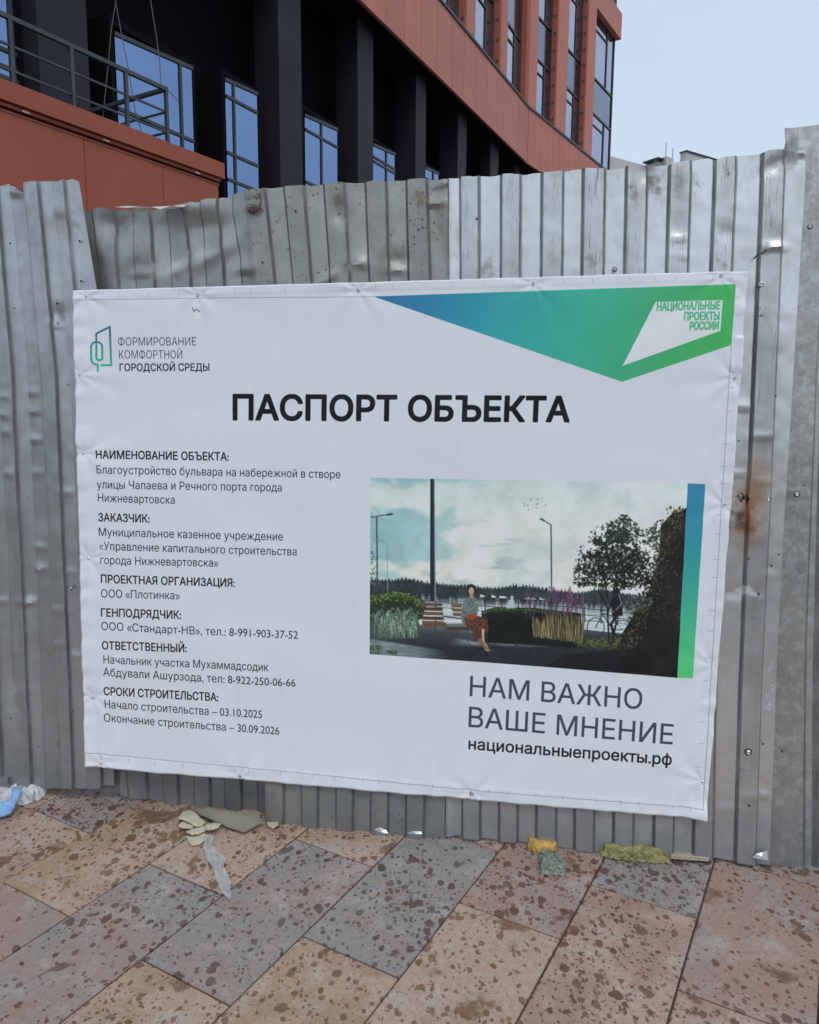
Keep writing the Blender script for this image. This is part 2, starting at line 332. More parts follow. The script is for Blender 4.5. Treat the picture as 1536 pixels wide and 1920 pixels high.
# ============================================================ FENCE
FN = Frame((.148, 2.668), (1, -.148))
fence = empty('metal_fence', tuple(FN.W(0, 0, 0)), 'dented grey corrugated steel hoarding behind the big information banner', 'fence')
def pl(pts):
    xs = [p[0] for p in pts]; ys = [p[1] for p in pts]
    return lambda x: np.interp(x, xs, ys)
def sheet(levels, top, bot, off, mat, depth=.013, web=.125, start=0, dents=(), rows_=190, jag=2.0, seed=1, warp=.004, lift=None, widths=None):
    """levels: [(y, [x of every bend])]; flats alternate proud / recessed"""
    ys = [l[0] for l in levels]; X = np.array([l[1] for l in levels], float); nb = X.shape[1]
    tf, bf = pl(top), pl(bot)
    us = []; pr = []; fo = []
    for i in range(nb-1):
        hi = (i+start) % 2 == 0
        for t in (0, .02, web*.5, web, web+.03, .35, .55, .8, .97):
            us.append(i+t)
            if i == 0: prev = hi
            prevhi = (i-1+start) % 2 == 0 if i > 0 else hi
            f = min(1, t/web); f = f*f*(3-2*f) if 0 < f < 1 else f
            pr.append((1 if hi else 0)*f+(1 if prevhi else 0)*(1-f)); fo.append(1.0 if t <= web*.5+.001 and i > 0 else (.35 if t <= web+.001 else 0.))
    us.append(nb-1-.0001); pr.append(pr[-1]); fo.append(.3)
    us = np.array(us); pr = np.array(pr); nu = len(us)
    vsq = np.linspace(0, 1, rows_+1); V = np.zeros((rows_+1, nu, 3)); PX = np.zeros((rows_+1, nu, 2))
    def xa(u, y):
        cc = np.array([np.interp(y, ys, X[:, i]) for i in range(nb)]); return np.interp(u, np.arange(nb), cc)
    for r, v in enumerate(vsq):
        for ci, u in enumerate(us):
            y = 400+v*1150
            x = xa(u, y)
            for _ in range(2):
                yt = tf(x)+jag*(vnoise(x*.09, seed)-.5)*2+jag*.8*(vnoise(x*.4, seed+5)-.5)
                yb = bf(x)+jag*(vnoise(x*.07, seed+3)-.5)*2
                y = yt+(yb-yt)*v; x = xa(u, y)
            PX[r, ci] = (x, y)
    D = pr[None, :]*depth
    x, y = PX[..., 0], PX[..., 1]
    D = D+warp*(fbm(x*.012, y*.008, 3, seed)-.5)*2+.0016*(vnoise(x*.06, y*.05, seed+2)-.5)
    for (dx, dy, rx, ry, amp, kind) in dents:
        q = np.exp(-((x-dx)/rx)**2)
        t = (y-dy)/ry
        if kind == 'c':      # crease: ramp that snaps back
            D = D+amp*q*np.where(t < 0, np.exp(-t*t*1.2), np.exp(-(t*4)**2))
        elif kind == 'b': D = D+amp*q*np.exp(-t*t)
        elif kind == 'k':    # slanting fold
            D = D+amp*np.maximum(0, 1-np.abs((x-dx)/rx+.8*t))*np.exp(-t*t)
    P = np.zeros_like(V)
    for r in range(rows_+1):
        for ci in range(nu):
            a, z = FN.hit(x[r, ci], y[r, ci], off)
            P[r, ci] = FN.W(a, off+D[r, ci]+(lift(x[r, ci], y[r, ci]) if lift else 0), z)
    F = [(r*nu+c_, r*nu+c_+1, (r+1)*nu+c_+1, (r+1)*nu+c_) for r in range(rows_) for c_ in range(nu-1)]
    o = mesh_obj('corrugated_sheet', P.reshape(-1, 3), F, mat, fence, True, None, 40)
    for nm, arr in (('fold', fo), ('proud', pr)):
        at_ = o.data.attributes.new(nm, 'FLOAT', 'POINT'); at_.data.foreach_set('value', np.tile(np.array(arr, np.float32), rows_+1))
    be = np.zeros(len(o.data.edges), bool); ev_ = np.zeros(len(o.data.edges)*2, int); o.data.edges.foreach_get('vertices', ev_); ev_ = ev_.reshape(-1, 2)
    rr0, cc0 = ev_//nu, ev_ % nu; be = ((rr0[:, 0] == rr0[:, 1]) & ((rr0[:, 0] == 0) | (rr0[:, 0] == rows_))) | ((cc0[:, 0] == cc0[:, 1]) & ((cc0[:, 0] == 0) | (cc0[:, 0] == nu-1)))
    sa = o.data.attributes.get('sharp_edge') or o.data.attributes.new('sharp_edge', 'BOOLEAN', 'EDGE'); cur = np.zeros(len(be), bool); sa.data.foreach_get('value', cur); sa.data.foreach_set('value', cur | be)
    o.data.materials.append(m_edge); sdm = solid(o, .0012, 0).modifiers['solid']; sdm.material_offset_rim = 1
    return o
def wp(x, y, off=.03): a, z = FN.hit(x, y, off); return FN.W(a, off, z)
RUST, BURN, DARKG, BRN, WHT = (.23, .085, .03), (.02, .017, .016), (.07, .07, .072), (.20, .15, .10), (.62, .66, .68)
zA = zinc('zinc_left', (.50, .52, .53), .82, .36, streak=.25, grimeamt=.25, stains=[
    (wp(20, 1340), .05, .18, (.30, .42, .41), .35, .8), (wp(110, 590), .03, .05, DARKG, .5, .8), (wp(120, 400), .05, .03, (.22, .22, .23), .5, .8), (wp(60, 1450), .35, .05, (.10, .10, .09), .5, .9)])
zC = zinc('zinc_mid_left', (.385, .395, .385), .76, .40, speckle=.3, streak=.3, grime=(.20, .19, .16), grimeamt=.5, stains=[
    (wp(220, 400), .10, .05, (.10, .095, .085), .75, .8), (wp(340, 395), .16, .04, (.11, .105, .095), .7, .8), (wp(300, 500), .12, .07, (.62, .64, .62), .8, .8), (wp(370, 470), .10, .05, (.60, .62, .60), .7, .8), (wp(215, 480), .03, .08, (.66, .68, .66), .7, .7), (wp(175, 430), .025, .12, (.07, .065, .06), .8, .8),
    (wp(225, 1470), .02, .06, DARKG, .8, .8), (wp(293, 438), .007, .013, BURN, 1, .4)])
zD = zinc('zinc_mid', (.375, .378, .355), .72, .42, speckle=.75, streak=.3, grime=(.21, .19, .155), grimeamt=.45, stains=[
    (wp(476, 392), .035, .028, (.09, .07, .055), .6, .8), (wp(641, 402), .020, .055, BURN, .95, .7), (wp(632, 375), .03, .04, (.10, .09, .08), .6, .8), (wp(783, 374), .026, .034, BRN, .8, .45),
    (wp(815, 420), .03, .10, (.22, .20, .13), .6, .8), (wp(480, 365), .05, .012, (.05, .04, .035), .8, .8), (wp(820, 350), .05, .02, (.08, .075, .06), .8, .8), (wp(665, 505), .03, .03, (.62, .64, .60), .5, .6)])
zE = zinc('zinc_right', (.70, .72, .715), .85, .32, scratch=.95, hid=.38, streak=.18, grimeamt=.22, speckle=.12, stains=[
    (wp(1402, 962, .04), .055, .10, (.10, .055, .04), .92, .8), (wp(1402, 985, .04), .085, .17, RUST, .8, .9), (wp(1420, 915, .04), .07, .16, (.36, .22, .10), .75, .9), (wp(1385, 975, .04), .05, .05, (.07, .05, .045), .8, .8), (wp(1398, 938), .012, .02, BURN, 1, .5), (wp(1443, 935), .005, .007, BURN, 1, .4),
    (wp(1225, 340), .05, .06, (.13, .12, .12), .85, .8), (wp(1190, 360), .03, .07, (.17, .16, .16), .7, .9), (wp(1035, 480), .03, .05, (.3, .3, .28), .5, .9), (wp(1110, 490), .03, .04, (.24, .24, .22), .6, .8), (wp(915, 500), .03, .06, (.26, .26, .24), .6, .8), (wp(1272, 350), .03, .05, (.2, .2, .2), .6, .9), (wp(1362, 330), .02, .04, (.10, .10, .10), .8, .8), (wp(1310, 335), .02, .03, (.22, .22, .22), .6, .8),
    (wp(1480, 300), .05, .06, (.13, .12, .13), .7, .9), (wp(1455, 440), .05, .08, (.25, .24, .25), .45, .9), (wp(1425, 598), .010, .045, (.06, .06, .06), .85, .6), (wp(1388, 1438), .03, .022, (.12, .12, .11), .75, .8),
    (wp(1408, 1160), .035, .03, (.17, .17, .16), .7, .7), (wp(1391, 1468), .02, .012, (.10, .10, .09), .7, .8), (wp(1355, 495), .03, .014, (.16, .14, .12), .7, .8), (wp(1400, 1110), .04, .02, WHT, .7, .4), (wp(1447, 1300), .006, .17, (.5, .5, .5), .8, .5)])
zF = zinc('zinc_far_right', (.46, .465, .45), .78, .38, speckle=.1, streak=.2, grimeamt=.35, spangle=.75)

# far-left pair
lvS1 = [(341, [-105, -80, -55, -30, -5, 20, 52]), (700, [-75, -50, -25, 0, 25, 54, 83]), (1450, [-48, -22, 6, 32, 60, 85, 120])]
lvS2 = [(341, [48, 73, 98, 121, 148]), (540, [64, 91, 118, 141, 184]), (700, [79, 106, 133, 158, 203]), (1450, [117, 138, 165, 192, 214])]
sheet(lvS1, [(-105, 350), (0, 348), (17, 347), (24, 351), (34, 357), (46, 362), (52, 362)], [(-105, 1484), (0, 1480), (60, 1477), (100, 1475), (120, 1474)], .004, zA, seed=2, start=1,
      dents=[(10, 780, 9, 9, .007, 'c'), (14, 745, 9, 9, .006, 'c'), (16, 810, 9, 9, .006, 'c'), (22, 890, 9, 12, .005, 'c'), (5, 1130, 12, 10, .006, 'c'), (50, 1130, 14, 10, .005, 'c'), (66, 738, 10, 9, .007, 'c'), (68, 773, 10, 9, .008, 'c'),
             (70, 826, 10, 9, .007, 'c'), (74, 888, 10, 9, .005, 'c'), (78, 1028, 11, 10, .008, 'c'), (80, 1068, 11, 10, .009, 'c'), (60, 1130, 12, 9, .007, 'c'), (18, 1000, 12, 40, -.004, 'b'), (35, 365, 14, 18, .012, 'c')],
      lift=None)
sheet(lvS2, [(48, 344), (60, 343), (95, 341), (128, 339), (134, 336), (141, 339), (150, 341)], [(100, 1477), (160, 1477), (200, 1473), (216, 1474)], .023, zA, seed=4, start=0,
      dents=[(110, 590, 16, 16, -.010, 'b'), (110, 612, 16, 10, .006, 'c'), (118, 400, 14, 10, .006, 'b'), (140, 418, 10, 9, .005, 'c'), (112, 1145, 14, 8, .006, 'c'), (112, 1210, 13, 7, .006, 'c'), (128, 925, 12, 10, .004, 'c'), (142, 1232, 12, 8, .007, 'c'), (134, 1075, 12, 8, .005, 'c')],
      lift=lambda x, y: .03*max(0, (x-150-(y-341)*.1)/40) if y < 700 else 0)
# middle, recessed and torn
lvS3 = [(395, [138, 163, 205, 240, 274, 308, 340, 372, 402, 430, 459]), (489, [148, 176, 211.6, 246, 281.5, 314, 350, 379, 412, 446, 482]), (1506, [186, 238, 270, 301, 330, 359, 390, 417, 448, 478, 512])]
def dark_fold(x, y): return -.03+(.03*math.exp(-((x-228)/14)**2) if y > 1400 else 0)+.02*math.exp(-((y-385)/30)**2)*math.exp(-((x-350)/60)**2)
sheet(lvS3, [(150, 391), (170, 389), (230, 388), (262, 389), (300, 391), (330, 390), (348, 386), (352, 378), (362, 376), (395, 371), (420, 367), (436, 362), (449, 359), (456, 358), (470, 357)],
      [(205, 1484), (219, 1486), (255, 1503), (328, 1514), (345, 1520), (420, 1530), (512, 1544)], .0, zC, seed=6, start=1, jag=3.0, warp=.007,
      dents=[(250, 470, 40, 30, .010, 'b'), (205, 420, 30, 26, -.018, 'b'), (400, 470, 40, 30, .010, 'k'), (395, 420, 40, 22, -.008, 'b'), (260, 515, 20, 12, .007, 'c'), (330, 505, 30, 16, .006, 'k'), (455, 505, 18, 22, .010, 'c')], lift=dark_fold)
lvS4 = [(345, [456, 495, 531, 568, 606, 644, 684, 723, 761, 799, 840]), (530, [480, 515, 549, 584, 619, 655, 692, 728, 764.5, 805, 847]), (1540, [505, 536, 569, 599, 633, 664, 697, 729, 762, 795, 836])]
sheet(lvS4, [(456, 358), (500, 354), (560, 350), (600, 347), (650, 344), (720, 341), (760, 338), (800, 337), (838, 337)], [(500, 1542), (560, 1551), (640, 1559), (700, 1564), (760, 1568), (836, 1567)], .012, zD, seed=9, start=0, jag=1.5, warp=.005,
      dents=[(612, 525, 22, 16, .012, 'k'), (672, 498, 18, 20, .014, 'c'), (745, 490, 18, 14, -.012, 'b'), (745, 508, 18, 20, .010, 'c'), (465, 505, 16, 24, .012, 'c'), (820, 385, 18, 12, .012, 'c'), (640, 400, 12, 24, -.012, 'b'), (715, 1560, 14, 12, .010, 'c'), (782, 1563, 14, 12, .010, 'c')],
      lift=lambda x, y: .03*max(0, (y-1300)/250)+.012*math.exp(-((x-838)/10)**2)*math.exp(-((y-390)/50)**2))
lvS5 = [(330, [842, 861, 896, 938, 974, 1014, 1054, 1091, 1132, 1172, 1211, 1252, 1292, 1337, 1376, 1425, 1466, 1509]), (700, [844, 863, 897, 937, 972, 1011, 1050, 1086, 1126, 1165, 1202, 1242, 1281, 1322, 1360, 1409, 1451, 1487]),
        (1000, [840, 864, 898, 936, 971, 1008, 1046, 1081, 1120, 1157, 1195, 1235, 1273, 1312, 1348, 1396, 1438, 1468]), (1590, [837, 866, 899, 934, 968.5, 1003, 1040, 1074, 1110, 1146, 1183, 1221, 1258, 1295, 1331, 1373, 1411, 1440])]
sheet(lvS5, [(838, 336), (880, 333), (960, 328), (1018, 325), (1060, 322), (1090, 317), (1125, 318), (1150, 318), (1180, 313), (1215, 311), (1254, 310), (1262, 308), (1290, 303), (1330, 296), (1341, 301), (1350, 298), (1385, 293), (1430, 288), (1440, 284), (1480, 282), (1512, 283)],
      [(835, 1560), (865, 1561), (900, 1566), (960, 1571), (1020, 1578), (1070, 1584), (1130, 1590), (1180, 1591), (1230, 1598), (1290, 1602), (1340, 1603), (1375, 1609), (1440, 1613)], .022, zE, depth=.014, seed=12, start=1, jag=1.2, warp=.0035, web=.14,
      dents=[(1215, 330, 18, 20, -.010, 'b'), (1320, 290, 14, 12, .008, 'c'), (1272, 430, 16, 26, -.006, 'b'), (1272, 450, 16, 10, .006, 'c'), (1275, 482, 16, 5, .004, 'c'), (1360, 440, 18, 16, -.006, 'b'), (1455, 310, 28, 22, -.012, 'k'), (1450, 468, 22, 12, .010, 'c'), (1408, 935, 14, 26, -.012, 'b'),
             (1390, 765, 14, 12, .008, 'c'), (1425, 818, 18, 6, .007, 'c'), (1428, 905, 18, 8, .006, 'c'), (1385, 890, 16, 8, .006, 'c'), (1410, 1010, 20, 14, .006, 'k'), (1440, 1080, 12, 6, .005, 'c'), (1375, 1110, 20, 14, -.006, 'b'), (1360, 1515, 20, 8, .006, 'c'), (1430, 1487, 12, 7, .006, 'c'), (1500, 290, 10, 12, .012, 'c'), (1400, 1490, 14, 12, .006, 'c')],
      lift=lambda x, y: .012*math.exp(-((x-838)/12)**2)+.02*max(0, (y-1300)/300)+.006*min(1, max(0, (x-1380)/60)))
lvS6 = [(235, [1476, 1560, 1572, 1640, 1652, 1720]), (700, [1462, 1536, 1546, 1612, 1622, 1690]), (1200, [1440, 1515, 1532, 1590, 1606, 1664]), (1620, [1380, 1507, 1524, 1576, 1592, 1640])]
sheet(lvS6, [(1462, 285), (1466, 270), (1473, 252), (1474, 238), (1480, 234), (1485, 236), (1505, 234), (1536, 229), (1720, 226)], [(1370, 1612), (1400, 1618), (1430, 1622), (1458, 1628), (1500, 1630), (1512, 1636), (1536, 1632), (1640, 1642)], .020, zF, seed=15, start=0, jag=1.0, warp=.003, web=.3, depth=.010,
      dents=[(1478, 260, 10, 16, .012, 'k'), (1490, 930, 16, 8, .004, 'c')], lift=lambda x, y: -.032+.02*max(0, (y-1300)/300))
# continuing sheets beyond the frame, both ways
for x0, step, off, mt in ((-420, 34, .0, zA), (-760, 34, .01, zC)):
    lv = [(341, [x0+step*i for i in range(10)]), (1450, [x0+55+step*i for i in range(10)])]
    sheet(lv, [(x0, 352), (x0+330, 346)], [(x0, 1478), (x0+400, 1482)], off, mt, seed=int(x0 % 97), rows_=30)
for x0, step, off, mt in ((1660, 50, .012, zE), (2100, 50, .02, zF)):
    lv = [(250, [x0+50+step*i for i in range(10)]), (1600, [x0-50+step*i for i in range(10)])]
    sheet(lv, [(x0, 240), (x0+500, 215)], [(x0, 1642), (x0+500, 1690)], off, mt, seed=int(x0 % 97), rows_=30)

# support rails behind the sheets
mb = MB(); mb.fbox(FN, -4.2, 4.2, -.10, -.05, .45, .49); o = mb.build('fence_rail', simple('rail_steel', (.12, .12, .12), .6, .6), fence)
mb = MB(); mb.fbox(FN, -4.2, 4.2, -.10, -.05, 1.55, 1.59); mb.build('fence_rail', o.data.materials[0], fence)
for s_ in (-3.2, -1.6, 0, 1.6, 3.2):
    mb = MB(); mb.fbox(FN, s_-.03, s_+.03, -.16, -.101, -.02, 1.75); mb.build('fence_post', o.data.materials[0], fence)

def disc_mesh(name, mats, kind):
    """built along +Z of its own frame"""
    me = bpy.data.meshes.new(name); bm = bmesh.new()
    def ring(r, z, n=10): return [bm.verts.new((r*math.cos(t*2*math.pi/n), r*math.sin(t*2*math.pi/n), z)) for t in range(n)]
    prof = {'screw': [(.0062, 0), (.0062, .0015), (.0050, .0018), (.0048, .0042), (.0036, .0052), (.0018, .0040)], 'hole': [(.0034, 0), (.0030, .0006)]}[kind]
    rs = [ring(r, z) for r, z in prof]
    for a, b in zip(rs, rs[1:]):
        for i in range(len(a)): bm.faces.new((a[i], a[(i+1) % len(a)], b[(i+1) % len(a)], b[i]))
    bm.faces.new(rs[-1]); bm.faces.new(rs[0][::-1]); bm.to_mesh(me); bm.free()
    me.materials.append(mats); return me
screw_me = disc_mesh('screw', m_screw, 'screw'); hole_me = disc_mesh('screw_hole', m_black, 'hole')
wash_me = screw_me.copy(); wash_me.materials.clear(); wash_me.materials.append(m_rubber)
nq = Vector(FN.n).to_track_quat('Z', 'Y')
def pin(name, me, x, y, off, parent, sc=1.0):
    a, z = FN.hit(x, y, off); P = FN.W(a, off, z)
    o = bpy.data.objects.new(name, me); o.rotation_mode = 'QUATERNION'; o.rotation_quaternion = nq
    link(o, parent); o.location = Vector(P)-root_loc(parent); o.scale = (sc, sc, sc); return o
for x, y in [(19, 456), (27, 578), (149, 452), (152, 527), (107, 569), (108, 605), (127, 721), (53, 932), (109, 1395), (20, 1347), (73, 1400), (137, 1333), (492, 492), (554, 396), (894, 410), (1431, 1395), (1405, 1511), (1467, 1408), (1452, 582), (1448, 836), (1461, 1040), (1447, 1061), (1404, 1048), (1423, 1114), (1508, 910), (1386, 827), (1455, 742)]:
    o_ = .025 if x < 200 else (.035 if x > 850 else .026)
    pin('screw_hole', hole_me, x, y, o_+.004+(.02*max(0, (y-1300)/300) if x > 1000 else 0), fence, random.uniform(.7, 1.3))
for x, y, s_ in [(1427, 534, 1.5), (1519, 425, 1.0), (1494, 926, 1.2), (1441, 935, 1.1), (1403, 1410, 1.4), (133, 1103, .9), (1153, 505, .9)]:
    off = .040+(.02*max(0, (y-1300)/300) if x > 1000 else 0)
    o = pin('screw', screw_me, x, y, off, fence, s_)
    wq = pin('washer', wash_me, x, y, off-.002, fence, s_*1.5); wq.scale = (s_*1.45, s_*1.45, s_*.5)
# folded bright corner at the foot of the right sheet and torn lip of the recessed one
m_bright = simple('bare_zinc', (.72, .76, .80), .35, .4)
m_paint = simple('pale_metal_edge', (.66, .68, .68), .5, .1)
def patch(name, pts, off, mat, parent, bend=.006, label=None):
    P = [wp(x, y, off+bend*(i % 2)) for i, (x, y) in enumerate(pts)]
    c_ = np.mean(P, 0)+FN.n*bend
    o = mesh_obj(name, P+[c_], [(i, (i+1) % len(P), len(P)) for i in range(len(P))], mat, parent); solid(o, .001, 0)
    if label: o['label'] = label
    return o
patch('folded_corner', [(1411, 1608), (1418, 1601), (1430, 1598), (1439, 1596), (1440, 1613), (1425, 1611)], .064, m_bright, fence)
patch('torn_lip', [(215, 388), (240, 386), (262, 388), (290, 389), (262, 392), (238, 390)], .0, m_paint, fence)
patch('torn_lip', [(284, 388), (310, 388), (332, 385), (349, 379), (352, 382), (344, 388), (325, 392), (300, 392)], .004, m_paint, fence)
patch('folded_corner', [(18, 347), (24, 349), (35, 356), (48, 361), (36, 359), (26, 354)], .022, m_bright, fence)
patch('bent_tab', [(702, 1555), (712, 1551), (724, 1556), (728, 1563), (714, 1565)], .057, m_bright, fence)
patch('bent_tab', [(764, 1562), (775, 1558), (790, 1559), (792, 1564), (776, 1566)], .057, m_bright, fence)

# rusty wire knot on the fence top
m_rustw = simple('rusty_wire', (.10, .045, .03), .8, .3, var=.4, scale=60)
kn = bpy.data.objects.new('wire_knot', None); kn.location = Vector(wp(476, 385, .04)); link(kn)
kn['label'] = 'tangle of rusty wire twisted round the fence top left of the middle'; kn['category'] = 'wire'
mb = MB(); rg1 = random.Random(8)
for q in range(4):
    pts = []; ox_, oy_ = rg1.uniform(-6, 6), rg1.uniform(-4, 6); rx, ry = rg1.uniform(6, 17), rg1.uniform(3, 9)
    for i in range(14):
        t = i/13*2*math.pi*rg1.uniform(.9, 1.1)+q*1.3
        pts.append(wp(476+ox_+rx*math.cos(t)+rg1.uniform(-2.5, 2.5), 389+oy_+ry*math.sin(t)+rg1.uniform(-2, 2), .034+.006*math.sin(3*t+q)))
    mb.tube(pts, .0009)
mb.build('strand', m_rustw, kn)
mb = MB(); mb.tube([wp(485, 362, .035), (wp(490, 375, .045)), (wp(487, 390, .04)), (wp(478, 398, .045)), (wp(464, 395, .035))], .0018); mb.build('strand', m_rustw, kn)
mb = MB(); mb.tube([wp(1414, 485, .05), wp(1420, 478, .058), wp(1430, 474, .052), wp(1437, 469, .046)], .0024)
o = mb.build('wire_stub', m_rustw); o['label'] = 'short bent black wire poking from the fence above the banner corner'; o['category'] = 'wire'

# ============================================================ BANNER
BO = .062
TLp, TRp, BRp, BLp = (137, 545), (1405, 508), (1325, 1537), (160, 1437)
ccs = [FN.hit(x, y, BO) for x, y in ((130, 500), (1415, 500), (1415, 1545), (130, 1545), (137, 545))]
A0, A1 = min(c[0] for c in ccs)-.01, max(c[0] for c in ccs)+.01
Z0, Z1 = min(c[1] for c in ccs)-.01, max(c[1] for c in ccs)+.01
TW = 2700; TH = int(TW*(Z1-Z0)/(A1-A0)); K = TW/(A1-A0)
def T(pt):
    a, z = FN.hit(pt[0], pt[1], BO); return ((a-A0)*K, (z-Z0)*K)      # texture space, y up
# photo pixel of every texel (homography of the plane), used only to lay the print out
ax, zy = np.meshgrid(A0+(np.arange(TW)+.5)/K, Z0+(np.arange(TH)+.5)/K)
Pw = FN.p[None, None]+FN.d*ax[..., None]+FN.n*BO; Pw[..., 2] = zy; Pc = Pw-cC
den = Pc@cF; QX = 768+FPX*(Pc@cR)/den; QY = 960-FPX*(Pc@cU)/den
del Pw, Pc, den
WHT8 = np.array([172, 182, 200.])/255
IMG = np.ones((TH, TW, 3), np.float32)*WHT8.astype(np.float32)
def rgb(*c): return np.array(c, np.float32)/255
def blend(x0, y0, m, col):
    h, w_ = m.shape
    X0, Y0 = max(0, x0), max(0, y0); X1, Y1 = min(TW, x0+w_), min(TH, y0+h)
    if X1 <= X0 or Y1 <= Y0: return
    mm = m[Y0-y0:Y1-y0, X0-x0:X1-x0, None]
    cc = col(X0, Y0, X1, Y1) if callable(col) else col
    IMG[Y0:Y1, X0:X1] = IMG[Y0:Y1, X0:X1]*(1-mm)+cc*mm
def polymask(loops, ss=3):
    """even-odd fill of loops in texture space"""
    al = np.concatenate(loops); x0, y0 = np.floor(al.min(0)).astype(int)-1; x1, y1 = np.ceil(al.max(0)).astype(int)+1
    w_, h = x1-x0, y1-y0
    m = np.zeros((h*ss, w_*ss), bool); ys = (np.arange(h*ss)+.5)/ss+y0; xs = (np.arange(w_*ss)+.5)/ss+x0
    for lp in loops:
        for (ax_, ay), (bx, by) in zip(lp, np.roll(lp, -1, 0)):
            if ay == by: continue
            lo, hi = min(ay, by), max(ay, by)
            i0, i1 = np.searchsorted(ys, lo), np.searchsorted(ys, hi)
            if i1 <= i0: continue
            xi = ax_+(ys[i0:i1]-ay)*(bx-ax_)/(by-ay)
            m[i0:i1] ^= xs[None, :] < xi[:, None]
    return x0, y0, m.reshape(h, ss, w_, ss).mean((1, 3)).astype(np.float32)
def poly(pts, col, alpha=1.0, ss=3):
    x0, y0, m = polymask([np.array([T(p) for p in pts])], ss); blend(x0, y0, m*alpha, col)
def stroke(pts, wd, col, alpha=1.0, ss=3, closed=False):
    pts = [np.array(p, float) for p in pts]
    if closed: pts = pts+[pts[0]]
    for a, b in zip(pts, pts[1:]):
        d = b-a; l_ = np.linalg.norm(d)
        if l_ < 1e-6: continue
        d /= l_; n_ = np.array([-d[1], d[0]])*wd/2; e = d*wd*.35
        poly([a-e+n_, b+e+n_, b+e-n_, a-e-n_], col, alpha, ss)
def ell(x, y, rx, ry, col, alpha=1., rot=0., n=10, ss=2):
    t = np.arange(n)*2*np.pi/n; c_, s_ = math.cos(rot), math.sin(rot)
    poly([(x+rx*math.cos(q)*c_-ry*math.sin(q)*s_, y+rx*math.cos(q)*s_+ry*math.sin(q)*c_) for q in t], col, alpha, ss)
def lerp3(t, stops):
    out_ = np.zeros(t.shape+(3,), np.float32)
    for i in range(3): out_[..., i] = np.interp(t, [s_[0] for s_ in stops], [s_[1][i]/255 for s_ in stops])
    return out_
# ---- text
_tc = {}
def glyphs(txt):
    """closed outlines of a line of lettering (built-in font), as point loops"""
    c = bpy.data.curves.new('t', 'FONT'); c.body = txt; c.size = 1
    o = bpy.data.objects.new('t', c); COL.objects.link(o); bpy.context.view_layer.update()
    cu = o.to_curve(bpy.context.evaluated_depsgraph_get()); L = []
    for sp_ in cu.splines:
        if sp_.type == 'BEZIER':
            bp = sp_.bezier_points; n_ = len(bp); P = []
            for i in range(n_):
                a, b = bp[i], bp[(i+1) % n_]; p0, p1, p2, p3 = [np.array(v)[:2] for v in (a.co, a.handle_right, b.handle_left, b.co)]
                cv = abs(np.cross(p1-p0, p3-p0))+abs(np.cross(p2-p0, p3-p0)); ts = (0,) if cv < 1e-5 else (0, .2, .4, .6, .8)
                for t in ts: P.append(p0*(1-t)**3+3*p1*t*(1-t)**2+3*p2*t*t*(1-t)+p3*t**3)
        else: P = [np.array(p.co)[:2] for p in sp_.points]
        if len(P) > 2: L.append(np.array(P))
    o.to_curve_clear(); bpy.data.objects.remove(o); bpy.data.curves.remove(c); return L
def text(txt, p0, p1, cap, col, off=0.0, ss=4, alpha=1.0):
    """off: extra half stroke width in photo px (bold > 0 > thin)"""
    L = glyphs(txt)
    if 'H' not in _tc: _tc['H'] = max(l[:, 1].max() for l in glyphs('H'))
    al = np.concatenate(L); mn, mxx = al[:, 0].min(), al[:, 0].max(); wid = math.hypot(p1[0]-p0[0], p1[1]-p0[1]); loops = []
    for l in L:
        s = off/wid+(1-2*off/wid)*(l[:, 0]-mn)/(mxx-mn); h = off+l[:, 1]/_tc['H']*(cap-2*off)
        x = p0[0]+(p1[0]-p0[0])*s; y = p0[1]+(p1[1]-p0[1])*s-h; x = x-h*np.interp(x, [148, 1365], [.026, -.075]); loops.append(project(x, y))
    al = np.concatenate(loops); x0, y0 = np.floor(al.min(0)).astype(int)-3; x1, y1 = np.ceil(al.max(0)).astype(int)+3
    wn = np.zeros(((y1-y0)*ss, (x1-x0)*ss), np.int8); xs = (np.arange(wn.shape[1])+.5); ys = (np.arange(wn.shape[0])+.5)
    for lp in loops:
        q = (lp-[x0, y0])*ss; X0 = max(0, int(q[:, 0].min())-1); X1 = int(q[:, 0].max())+2; xx = xs[X0:X1]
        for (ax_, ay), (bx, by) in zip(q, np.roll(q, -1, 0)):
            if ay == by: continue
            lo, hi = min(ay, by), max(ay, by); i0, i1 = np.searchsorted(ys, lo), np.searchsorted(ys, hi)
            if i1 <= i0: continue
            xi = ax_+(ys[i0:i1]-ay)*(bx-ax_)/(by-ay); wn[i0:i1, X0:X1] += ((xx[None, :] > xi[:, None])*(1 if by > ay else -1)).astype(np.int8)
    m = wn != 0
    r = off*PXT*ss
    if abs(r) > .4:
        src = m if r > 0 else ~m; acc = src.copy(); R = int(math.ceil(abs(r)))
        for dy in range(-R, R+1):
            for dx in range(-R, R+1):
                if 0 < dx*dx+dy*dy <= r*r+.3: acc |= np.roll(np.roll(src, dy, 0), dx, 1)
        m = acc if r > 0 else ~acc
    blend(x0, y0, m.reshape(y1-y0, ss, x1-x0, ss).mean((1, 3)).astype(np.float32)*alpha, col)
PXT = TW/1290.
def project(x, y):
    R_ = cF[None]+cR*((x-768)/FPX)[:, None]+cU*((960-y)/FPX)[:, None]
    t = ((FN.p+FN.n*BO-cC)@FN.n)/(R_@FN.n); P = cC+R_*t[:, None]
    return np.stack([((P-FN.p)@FN.d-A0)*K, (P[:, 2]-Z0)*K], 1)

